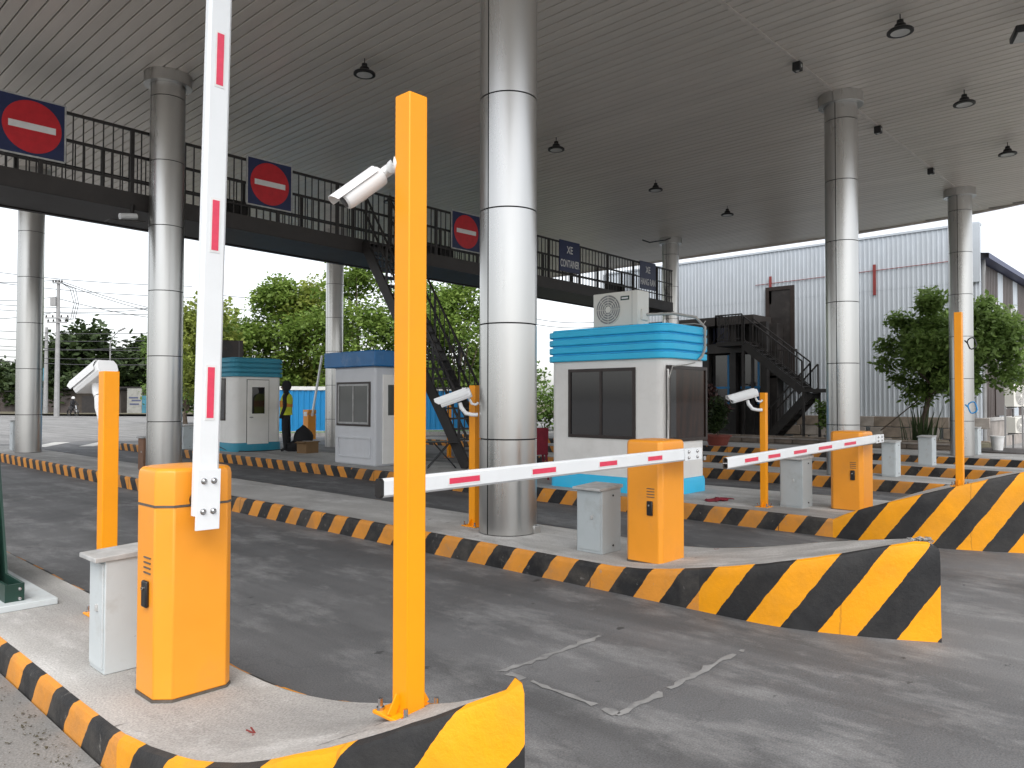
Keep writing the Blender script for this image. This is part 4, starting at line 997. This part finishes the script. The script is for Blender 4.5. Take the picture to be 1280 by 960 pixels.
T = [(258,40,7.2,4.6,'leafyellow','yellowish tree left of the bright trees, beside the raised arm'),(300,43,6.6,4.2,'leafbright','bright green tree above the teal booth'),
     (352,44,8.7,4.6,'leafbright','tallest bright green tree above the guard'),(395,45,8.6,4.4,'leafyellow','bright yellow green tree just left of the slim far column'),
     (448,42,9.4,5.2,'leafbright','bright green tree right of the slim far column'),(520,45,8.6,5.2,'leafmid','green tree behind the tall orange post'),(575,43,8.4,5.0,'leafbright','green tree seen through the stair railing'),
     (232,52,7.0,5.5,'leafmid','green tree between the second column and the raised arm'),(625,47,6.8,5.0,'leafmid','green tree behind the big middle column')]
for i, (x_, d_, H_, W_, m_, lab) in enumerate(T):
    p = px(x_, 500, d_); tree('roadside_tree', (p.x, p.y, -.1), H_, W_, M_[m_], lab, 13000, .155, 100+i, .14)
TD = [(20,95,5.5,9,'dark low tree at the left edge beyond the road'),(104,88,9.4,10,'big dark tree behind the utility pole'),(62,97,6.4,8,'dark tree left of the utility pole'),(178,92,8.4,8.5,'dark tree left of the second column beyond the road'),
      (150,98,6,8,'low dark tree behind the street lamp'),(215,96,8.5,9,'dark tree right of the second column beyond the road'),(-40,96,6,10,'dark low tree cut by the left edge')]
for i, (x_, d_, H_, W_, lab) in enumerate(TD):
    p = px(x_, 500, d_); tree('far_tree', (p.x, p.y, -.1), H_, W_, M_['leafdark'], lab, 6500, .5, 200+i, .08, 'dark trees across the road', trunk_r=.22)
# hedge mass under the dark trees
q = random.Random(3); cl = []
for k in range(40):
    p = px(-60+k*9, 500, 99+q.uniform(-3,5)); cl.append(((p.x,p.y,q.uniform(.8,3.2)), q.uniform(1.2,2.2)))
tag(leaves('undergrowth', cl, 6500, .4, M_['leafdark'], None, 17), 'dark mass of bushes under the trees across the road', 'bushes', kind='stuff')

cl = []
for k in range(26):
    p = px(545+k*9, 500, 44+q.uniform(-2,4)); cl.append(((p.x,p.y,q.uniform(.3,1.9)), q.uniform(.7,1.2)))
tag(leaves('hedge', cl, 7000, .16, M_['leafmid'], None, 23), 'green mass of hedge behind the blue fence and middle column', 'hedge', kind='stuff')
# garden tree in front of the warehouse
gt = empty('garden_tree', (27.0, 7.28, .25), 0, 'small leafy tree with bent trunk in front of the warehouse corner', 'tree')
tr = MB(); tr.tube([(0,0,-.2),(.05,-.12,.35),(.02,-.25,.9),(0,-.35,1.45),(.0,-.8,1.85),(.05,-1.15,1.95)], [.13,.11,.09,.085,.07,.05], 8)
q = random.Random(21); cl = []
for k in range(64):
    a_ = q.uniform(0,2*math.pi); e_ = q.uniform(-1,1); rr = q.uniform(.25,1)
    c = Vector((1.35*rr*math.cos(a_)*math.sqrt(1-e_*e_*.8), -1.05+1.75*rr*math.sin(a_)*math.sqrt(1-e_*e_*.8), 2.95+1.5*rr*e_))
    if c.z < 1.75 and abs(c.y+1.05) > 1.2: c.z += .5
    cl.append((c, q.uniform(.26,.62)))
    if k % 4 == 0: tr.tube([(0,-.55,1.6),((c.x)*.5,(c.y-.55)*.5,(c.z+1.6)*.5),c], [.045,.03,.012], 5)
for c, r in (((0,-.35,4.4),.34),((.1,-.35,4.75),.2),((0,-1.2,4.55),.3),((0,-1.9,4.2),.3),((0,.55,3.9),.4),((0,.85,3.1),.38),((0,.95,2.5),.32),((.1,.6,2.0),.3),((0,-2.6,2.7),.4),((0,-2.7,3.3),.35)): cl.append((Vector(c), r))
tr.build('trunk', M_['bark'], gt, smooth=True); leaves('crown', cl, 34000, .09, M_['leafgarden'], gt, 33, 2.0, .35)
MB().tube([(-.1,1.1,.25),(0,-.3,1.5)], .02, 5).build('prop', M_['bark'], gt)

# ------------------------------------------------------------------ warehouse
WX, WY0, WY1, WZ = 30.0, 6.1, 21.5, 7.62
wh = empty('warehouse', (WX, WY0, 0), 0, 'long white corrugated warehouse with brown striped side wall', 'building')
WI = Matrix.Translation((-WX, -WY0, 0))
def wp(o, parent=None):
    o.parent = parent or wh; o.matrix_parent_inverse = WI if parent is None else Matrix(); return o
sheet_o = None; y_ = WY0
pf = [(0,0),(.07,0),(.088,-.022),(.13,-.022),(.148,0),(1/6,0)]; P = []
for k in range(6): P += [(k/6+a_, b_) for a_, b_ in pf[:-1]]
P.append((1.0,0)); n = len(P)
while y_ < WY1-.01:
    for (z0, z1) in ((.92, 5.62), (5.62, WZ)):
        key = (z0, z1)
        o = MB().add([(b_-(.006 if z0 > 3 else 0),a_,z0) for a_,b_ in P]+[(b_-(.006 if z0 > 3 else 0),a_,z1) for a_,b_ in P], [(i+1,i,n+i,n+i+1) for i in range(n-1)]).build('cladding_sheet', M_['clad'], None) if key not in PANEL else inst(PANEL[key])
        PANEL[key] = o; o.location = (WX, y_, 0); wp(o)
    y_ += 1.0
wp(B((WX+.02, WY0, -.3), (WX+.3, WY1+.3, WZ-.05)).build('wall', M_['clad'], None))
wp(B((WX-.06, WY0-.02, WZ-.02), (WX+.35, WY1+.4, WZ+.06)).build('parapet_cap', M_['clad'], None))
wp(B((WX-.10, WY0-.05, 5.6), (WX-.005, WY0+.25, WZ)).build('corner_flashing', M_['clad'], None))
# stones of the plinth
q = random.Random(4); y_ = WY0-.3
while y_ < 12.6:
    z = -.25
    for c_ in range(3):
        w_ = q.uniform(.45,.8); hgt = .39
        o = MB().cbox((0,0,0),(.12,w_-.02,hgt-.02)).build('stone', M_['stone'] if q.random() < .6 else M_['stone2'], None, bevel=.015); o.location = (WX-.10+q.uniform(-.01,.01), y_+(.3 if c_ % 2 else 0)+w_/2, z+hgt/2); wp(o); z += hgt
    y_ += .62
# side wall along +X
SY = WY0+.06
wp(B((WX+.1, SY+.06, -.3), (WX+26, SY+.3, 6.4)).build('side_wall', M_['cladbrown'], None))
x_ = WX+.15; k = 0
for w_, mm in ((.55,'clad'),(2.6,'cladbrown'),(.9,'clad'),(1.9,'cladbrown'),(.9,'clad'),(2.6,'cladbrown'),(.9,'clad'),(3,'cladbrown'),(.9,'clad'),(4,'cladbrown')):
    nn = max(1, int(w_/.25)); mb = MB(); pp = []
    for i in range(nn): pp += [(i*w_/nn, 0), (i*w_/nn+.10, 0), (i*w_/nn+.13, -.03), (i*w_/nn+w_/nn-.03, -.03)]
    pp.append((w_, 0)); n = len(pp)
    mb.add([(x_+a_, SY+b_+.03, .85) for a_,b_ in pp]+[(x_+a_, SY+b_+.03, 6.35) for a_,b_ in pp], [(i,i+1,n+i+1,n+i) for i in range(n-1)]); wp(mb.build('cladding_sheet', M_[mm], None)); x_ += w_
for xa in (31.9, 35.6, 39.4):
    for z0, z1 in ((4.0, 5.2),):
        w_ = wp(B((xa, SY-.03, z0-.9), (xa+.8, SY-.012, z1)).build('window', M_['glass'], None))
        for a_, b_, c_, d_ in ((xa-.07,xa,z0-.9,z1),(xa+.8,xa+.87,z0-.9,z1),(xa-.07,xa+.87,z1,z1+.08),(xa-.07,xa+.87,z0-.98,z0-.9)): wp(B((a_, SY-.05, c_), (b_, SY-.01, d_)).build('frame', M_['signwhite'], None)).name = 'window_frame'
wp(B((WX+2.6, SY-.03, .95), (WX+4.6, SY-.008, 2.9)).build('service_door', M_['cladbrown'], None)); wp(B((WX+1.2, SY-.08, .78), (WX+20, SY-.0, .9)).build('sill_band', M_['concrete'], None))
wp(B((WX+.1, SY-.05, -.3), (WX+26, SY+.02, .78)).build('side_plinth', M_['stone2'], None))
mb = MB(); mb.add([(WX+.05,SY-.35,6.40),(WX+26,SY-.35,6.40),(WX+26,SY-.35,6.58),(WX+.05,SY-.35,6.58),(WX+.4,SY+2.5,7.0),(WX+26,SY+2.5,7.0),(WX+.05,SY+.1,6.40),(WX+26,SY+.1,6.40)], [(0,1,2,3),(3,2,5,4),(6,7,1,0)]); wp(mb.build('eaves', M_['signgrey'], None))
mb = MB(); mb.tube([(WX+.35,SY-.12,6.4),(WX+.35,SY-.12,6.15),(WX+.38,SY-.1,5.9),(WX+.38,SY-.1,-.1)], .07, 10); wp(mb.build('downpipe', M_['pole'], None, smooth=True))
wp(MB().tube([(WX-.06,WY0+.35,6.3),(WX-.06,WY0+.35,-.1)], .035, 8).build('red_pipe', M_['redpipe'], None)); wp(MB().tube([(WX-.05,6.4,6.42),(WX-.05,14.2,6.30)], .013, 6).build('conduit', M_['redpipe'], None))
for yy in (9.5, 13.55): wp(B((WX-.07, yy-.05, 5.45), (WX-.032, yy+.05, 6.6)).build('red_bracket', M_['redpipe'], None))
# upper door with balcony
dr = wp(B((WX-.07, 12.65, 2.55), (WX-.035, 13.65, 6.05)).build('door', M_['steel'], None)); 
for a_, b_, c_, d_ in ((12.55,12.70,2.5,6.15),(13.6,13.75,2.5,6.15),(12.7,13.6,6.0,6.15)): wp(B((WX-.10,a_,c_),(WX-.03,b_,d_)).build('door_frame', M_['frame'], None))
# porch: dark steel and glass lean-to, landing and zigzag stair
po = empty('porch', (28.5, 15, gz(28)), 0, 'dark glazed porch with steel stairs against the white warehouse', 'porch')
PI = Matrix.Translation(-Vector(po.location))
def pp_(o): o.parent = po; o.matrix_parent_inverse = PI; return o
def pb(name, a_, b_, m): return pp_(B(a_, b_).build(name, M_[m], None))
pb('roof_beam', (28.3,13.5,4.55), (29.9,21,4.9), 'steel_soft'); pb('floor_beam', (28.35,13.4,3.42), (29.85,21,3.8), 'steel')
pb('back_wall', (29.3,13.0,-.2), (29.9,21,4.6), 'steel')
for yy in (13.15, 14.45, 15.65, 16.9, 18.4, 20.0): pb('pillar', (28.4,yy-.13,-.2), (28.65,yy+.13,4.6), 'steel')
for ya_, yb_ in ((13.35,14.25),(14.65,15.5),(15.85,16.75)):
    g = pb('glass_pane', (28.7,ya_,1.3), (28.74,yb_,3.35), 'glass'); pb('glazing_bar', (28.68,ya_+.1,1.35), (28.76,ya_+.18,3.35), 'fence'); pb('lower_panel', (28.69,ya_,-.1), (28.76,yb_,1.3), 'steel')
    pb('sill_strip', (28.67,ya_,1.98), (28.77,yb_,2.06), 'fence')
for ya_, yb_ in ((14.6,15.5),(15.85,16.75)): pb('upper_pane', (28.75,ya_,3.85), (28.78,yb_,4.5), 'signgrey')
pp_(MB().bar((28.6,14.6,4.5),(28.6,15.5,3.85),.04).build('brace', M_['steel'], None))
def rail(p, q_, h=1.02, nb=8, m='steel'):
    p, q_ = Vector(p), Vector(q_); U = Vector((0,0,1))
    for hh in (h, .12): pp_(MB().bar(p+U*hh, q_+U*hh, .05 if hh > .5 else .03).build('rail', M_[m], None))
    for k in range(nb+1):
        c = p.lerp(q_, k/nb); pp_(MB().bar(c, c+U*h, .05 if k in (0,nb) else .022).build('baluster', M_[m], None))
def flight(p, q_, w, nstep):
    p, q_ = Vector(p), Vector(q_)
    for dx in (0, w): pp_(MB().bar(p+Vector((dx,0,-.08)), q_+Vector((dx,0,-.08)), .06, .28).build('stringer', M_['steel'], None)); rail(p+Vector((dx,0,.02)), q_+Vector((dx,0,.02)), 1.0, 9)
    for k in range(nstep):
        c = p.lerp(q_, (k+.5)/nstep); pp_(MB().cbox((c.x+w/2,c.y,c.z),(w,.26,.04)).build('tread', M_['steel'], None))
pb('landing', (27.3,13.45,3.62), (28.4,14.6,3.78), 'steel'); rail((27.3,14.6,3.78),(27.3,13.5,3.78),1.05,8); rail((27.3,14.6,3.78),(28.35,14.6,3.78),1.05,6)
flight((27.35,13.45,3.70), (27.35,11.2,1.92), .75, 10)
pb('half_landing', (27.3,10.2,1.80), (28.9,11.2,1.92), 'steel'); rail((27.3,10.2,1.9),(28.9,10.2,1.9),1.0,8)
flight((28.1,11.2,1.86), (28.1,12.9,.05), .75, 9)
for yy in (10.25,11.15): 
    for xx in (27.35,28.85): pp_(MB().bar((xx,yy,-.2),(xx,yy,1.8),.08).build('landing_post', M_['steel'], None))
for xx in (27.4,28.2): pp_(MB().bar((xx,13.5,-.2),(xx,13.5,3.7),.10).build('landing_post', M_['steel'], None))
rail((29.3,12.2,2.5),(29.3,14.0,2.5),1.0,10); pb('balcony_floor', (29.3,12.2,2.4), (29.95,14,2.5), 'steel')

# planter wall made of stone courses, soil bed
pw = empty('planter_wall', (25.5, 6, gz(25)), 0, 'low brown stone planter wall in front of the warehouse', 'wall')
q = random.Random(8); z_ = 0
for c_ in range(2):
    y_ = 6.0-(.25 if c_ else 0)
    while y_ < 19:
        w_ = q.uniform(.5,.9); o = MB().cbox((0,0,0),(.25,w_-.015,.235)).build('stone', M_['stone'] if q.random() < .75 else M_['stone2'], pw, bevel=.012); o.location = (q.uniform(-.01,.01), y_+w_/2-6, .10+c_*.245); y_ += w_
B((-.16,-.3,.355),(.16,13.2,.41)).build('coping', M_['stone2'], pw, bevel=.01)
tag(MB().box((25.65,5.8,-.3),(30,19,.08)).build('soil_bed', M_['verge']), kind='structure')

def plant_pot(x, y, z, lab, shrub, m, n, size, seed, r=.26, h=.30, ph=.9):
    r_ = empty('potted_plant', (x, y, z), 0, lab, 'plant', 'plants in front of the warehouse')
    if r: MB().lathe([(0,0),(r*.7,0),(r*.95,h*.85),(r*1.06,h*.86),(r*1.06,h),(r*.92,h),(r*.9,h-.04),(0,h-.05)], 20).build('pot', M_['pot'], r_, smooth=True)
    MB().tube([(0,0,h-.05),(.03,.02,h+ph*.4),(0,0,h+ph*.8)], [.03,.022,.012], 6).build('stem', M_['bark'], r_)
    leaves('foliage', shrub, n, size, M_[m], r_, seed, 1.8)
plant_pot(22.55, 12.0, top(22.1), 'bushy bonsai in a red clay pot behind the short post', [((0,0,.75),.28),((.05,.1,1.0),.26),((0,-.12,1.1),.22),((0,0,1.35),.26),((-.1,.1,.55),.2)], 'leafdark', 1500, .07, 1, .42, .34)
plant_pot(26.4, 14.6, .1, 'dark red leaved shrub beside the cyan booth', [((0,0,.8),.5),((.1,.5,1.2),.5),((0,-.5,1.1),.5),((0,.1,1.7),.45),((0,.8,.7),.4)], 'leafred', 2600, .11, 2, 0, 0)
plant_pot(22.7, 8.1, top(22.1), 'small pot plant left of the capped column', [((0,0,.6),.25),((0,.1,.85),.28)], 'leafmid', 600, .07, 3, .22, .25)
plant_pot(26.8, 10.0, .1, 'leafy shrub under the stair landing', [((0,0,.7),.35),((0,.2,1.1),.3),((.1,-.2,.9),.3)], 'leafmid', 900, .09, 4, 0, 0, .6)
ag = empty('spiky_plant', (26.0, 6.9, .08), 0, 'clump of tall spiky leaves at the foot of the garden tree', 'plant'); q = random.Random(2)
for k in range(46):
    a_ = q.uniform(0,2*math.pi); rr = q.uniform(0,.42); tl = q.uniform(.1,.45); h_ = q.uniform(.7,1.45); w_ = .028; b0 = Vector((rr*math.cos(a_)*.7, rr*math.sin(a_)*1.5, 0)); d_ = Vector((math.cos(a_),math.sin(a_),0)); s_ = Vector((-d_.y,d_.x,0))*w_
    MB().add([b0-s_,b0+s_,b0+d_*tl*.4+Vector((0,0,h_*.6))+s_*.8,b0+d_*tl*.4+Vector((0,0,h_*.6))-s_*.8,b0+d_*tl+Vector((0,0,h_))], [(0,1,2,3),(3,2,4)]).build('blade', M_['leafdark'], ag)

# things at the warehouse corner
tag(MB().lathe([(0,.0),(1.3,.0),(1.3,.14),(1.26,.17),(0,.17)], 28).build('round_step', M_['steel_soft'], None, smooth=True, loc=(28.0,4.95,gz(28))), 'dark round step by the warehouse corner', 'step')
tag(MB().lathe([(.0,.0),(.15,0),(.19,.42),(.205,.42),(.205,.44),(.18,.44),(.14,.03),(0,.03)], 20).build('bucket', M_['signwhite'], None, smooth=True, loc=(27.75,5.2,gz(28)+.17)), 'white plastic bucket on the round step', 'bucket')
rk = empty('equipment_rack', (30.9, 5.2, gz(30)), 0, 'grey steel rack holding air conditioners at the right edge', 'rack')
for xx in (-.55,.75):
    for yy in (-.25,.25): MB().bar((xx,yy,0),(xx,yy,1.55),.05).build('upright', M_['pole'], rk)
for zz in (.55,1.45):
    for yy in (-.25,.25): MB().bar((-.55,yy,zz),(.75,yy,zz),.04).build('shelf_bar', M_['pole'], rk)
ac_unit((31.0,5.2,gz(30)+.58), R(-20), 'lower air conditioner on the rack at the right edge', .8,.55,.3)
ac_unit((31.0,5.2,gz(30)+1.48), R(-20), 'upper air conditioner on the rack at the right edge', .95,.75,.32)
# coiled cables hanging on the right post
for (z_, mm, lab) in ((2.10,'black','black cable coil tied to the tall post at right'),(1.43,'fence','blue cable loop tied to the tall post at right')):
    c = Vector((9.02,1.955,z_)); pts = [c+r0*(.055+.045*math.cos(t))+Vector((0,0,.06*math.sin(t)))+fw*.01*math.sin(3*t) for t in [math.pi+k*math.pi/8 for k in range(18)]]
    tag(MB().tube([c-r0*.02+Vector((0,0,.03))]+pts, .007, 6).build('cable_coil', M_[mm], None, smooth=True), lab, 'cable')

# ------------------------------------------------------------------ far left: poles, wires, street lamp, sheds, rider
def upole(x, d, H, lab, arms=True):
    p = px(x, 500, d); r_ = empty('utility_pole', (p.x,p.y,-.1), -YAW, lab, 'utility pole', 'utility poles across the road')
    MB().tube([(0,0,0),(0,0,H)], [.24,.14], 10).build('shaft', M_['pole'], r_, smooth=True)
    if arms:
        for zz, w_ in ((H-.25,.9),(H-3.5,2.2),(H-3.9,1.8)):
            MB().cbox((0,-.15,zz),(w_,.12,.12)).build('cross_arm', M_['pole'], r_)
            for k in (-1,-.4,.4,1): MB().lathe([(0,0),(.06,0),(.08,.1),(.05,.2),(0,.25)], 8).build('insulator', M_['steel'], r_, loc=(k*w_*.45,-.15,zz+.06))
        MB().cbox((-.3,-.2,H-2),(.5,.3,.8)).build('switch_box', M_['pole'], r_)
        for k in range(3): MB().tube([(.3,-.2,H-.2),(1.2+.25*k,-.2,H-.8),(1.6+.2*k,-.2,H-2.2),(1.3+.2*k,-.2,H-3.6),(.5,-.2,H-3.7)], .03, 5).build('jumper_cable', M_['wire'], r_)
    return p
pA = upole(71, 70, 12.6, 'tall pale utility pole with cross arms beyond the road'); upole(57, 80, 9.2, 'shorter dark utility pole left of the tall one', False)
wl_ = [(-60,333,240,358),(-60,346,245,372),(-60,347,72,350),(72,350,240,395),(72,352,240,400),(-60,371,72,371),(72,373,240,402),(-60,377,250,384),(-60,383,250,392),(-60,397,72,390),(72,390,245,378),(-60,420,240,424),(-60,436,240,430),(-60,442,240,446),(-60,428,240,437),(-60,447,245,455),(-60,410,240,415),
       (245,366,640,392),(245,382,640,402),(245,396,640,410),(245,408,500,430),(650,395,760,402),(650,402,760,408)]
for (xa, ya_, xb, yb_) in wl_:
    A_, B_ = px(xa, ya_, 71), px(xb, yb_, 71); pts = [A_.lerp(B_, t/6)-Vector((0,0,.35*math.sin(math.pi*t/6))) for t in range(7)]
    tag(MB().tube(pts, .03, 4).build('overhead_wire', M_['wire']), 'thin overhead wire strung between poles across the white sky', 'wire', 'overhead wires')
p = px(137, 500, 78); r_ = empty('street_lamp', (p.x,p.y,-.1), -YAW, 'slim street lamp with angled arm beyond the road', 'street lamp')
MB().tube([(0,0,0),(0,0,7.4),(.25,0,8.0),(.9,0,8.7)], [.09,.06,.05,.04], 8).build('pole', M_['pole'], r_, smooth=True); MB().bar((.8,0,8.62),(1.5,0,8.95),.25,.12).build('lamp_head', M_['pole'], r_, )
def shed(x, d, w, h, lab, m='shed', extra=None):
    p = px(x, 500, d); r_ = empty('roadside_shed', (p.x,p.y,-.1), -YAW, lab, 'shed', 'sheds across the road')
    B((-w/2,0,0),(w/2,2.5,h)).build('wall', M_[m], r_); MB().bar((-w/2-.2,1,h+.15),(w/2+.2,1,h+.15),3.2,.12).build('roof', M_['steel'], r_)
    for k in range(3): B((-w/2+w*(k+.15)/3,-.04,.1),(-w/2+w*(k+.8)/3,-.005,h*.75)).build('shutter', M_['steel' if k % 2 else 'cladbrown'], r_)
    return r_
shed(112, 84, 7, 2.6, 'dark shuttered shed under the big dark tree'); shed(160, 86, 6, 2.8, 'dark shed beyond the road next to the second column'); shed(40, 92, 9, 2.4, 'low dark shed left of the utility pole', 'shed')
p = px(168, 500, 83); r_ = empty('sign_board', (p.x,p.y,-.1), -YAW, 'grimy white sign board standing before the far sheds', 'sign'); B((-.8,0,.1),(.8,.12,2.8)).build('board', M_['paint2'], r_); B((.85,-.02,.1),(1.3,.1,2.0)).build('blue_post', M_['bluecloth'], r_)
for k, (a_, z_) in enumerate(((-.6,1.7),(-.3,1.4),(-.5,1.0))): B((a_,-.02,z_),(a_+1.0,-.005,z_+.16)).build('lettering', M_['signgrey'], r_)
for (x_, y_, lab) in ((107,455,'torn blue white tarpaulin hanging left of the tall pole'),):
    pass
for (x_, y_, d_, m_, lab) in ((44,468,82,'bluecloth','bright blue tarpaulin between leftmost column and utility pole'),):
    c = px(x_, y_, d_); mb = MB(); vs = []
    for i in range(6):
        for j in range(4): vs.append((c.x+r0.x*(i-2.5)*.5, c.y+r0.y*(i-2.5)*.5, c.z+(j-1.5)*.35+.25*math.sin(i*1.3+j)))
    mb.add(vs, [(i*4+j,(i+1)*4+j,(i+1)*4+j+1,i*4+j+1) for i in range(5) for j in range(3)]); o = mb.build('tarpaulin', M_[m_]); o.modifiers.new('solid','SOLIDIFY').thickness = .03; tag(o, lab, 'tarpaulin')
# rider on a motorbike
p = px(91, 519.5); mbk = empty('motorbike', (p.x,p.y,-.012), -YAW+R(60), 'motorbike being ridden along the far road', 'motorbike')
for yy in (-.6,.6):
    w_ = MB().lathe([(.22,-.04),(.29,-.05),(.31,0),(.29,.05),(.22,.04)], 20, Matrix.Translation((0,yy,.31)) @ Matrix.Rotation(R(90),4,'Y')).build('wheel', M_['black'], mbk, smooth=True)
MB().tube([(0,-.6,.31),(0,-.35,.55),(0,.2,.62),(0,.62,.75)], [.06,.13,.15,.08], 10).build('body', M_['steel'], mbk, smooth=True); MB().tube([(0,-.6,.31),(0,-.45,.95)], .04, 8).build('fork', M_['chrome'], mbk); MB().tube([(-.32,-.38,1.0),(.32,-.38,1.0)], .025, 8).build('handlebar', M_['black'], mbk)
B((-.12,-.1,.70),(.12,.6,.80)).build('seat', M_['black'], mbk, bevel=.03)
rd = empty('person', mbk.location, mbk.rotation_euler.z, 'person in dark clothes and white helmet riding the far motorbike', 'person')
V = [(0,.15,.86),(0,.1,1.1),(0,.02,1.32),(0,0,1.45),(0,-.03,1.60),(.2,0,1.34),(.26,-.2,1.12),(.28,-.38,1.03),(-.2,0,1.34),(-.26,-.2,1.12),(-.28,-.38,1.03),(.12,.1,.82),(.2,-.28,.72),(.2,-.1,.34),(-.12,.1,.82),(-.2,-.28,.72),(-.2,-.1,.34)]
E_ = [(0,1),(1,2),(2,3),(3,4),(2,5),(5,6),(6,7),(2,8),(8,9),(9,10),(0,11),(11,12),(12,13),(0,14),(14,15),(15,16)]
skin_body('body', V, E_, [.15,.16,.17,.06,.10,.06,.05,.04,.06,.05,.04,.09,.08,.06,.09,.08,.06], M_['cloth'], rd, sub=1)
MB().lathe([(0,1.76),(.10,1.74),(.14,1.66),(.14,1.58),(.12,1.55)], 16, Matrix.Translation((0,-.03,0))).build('helmet', M_['signwhite'], rd, smooth=True)

# loose cable hanging from the ceiling by the far column
pts = [px(803, 300, 25.2), px(812, 303, 25.3), px(822, 301.5, 25.4), px(832, 300, 25.6), px(838, 297.5, 25.7)]
tag(MB().tube(pts, .022, 6).build('loose_cable', M_['black'], None, smooth=True), 'short black cable sagging under the ceiling where the footbridge ends', 'cable')
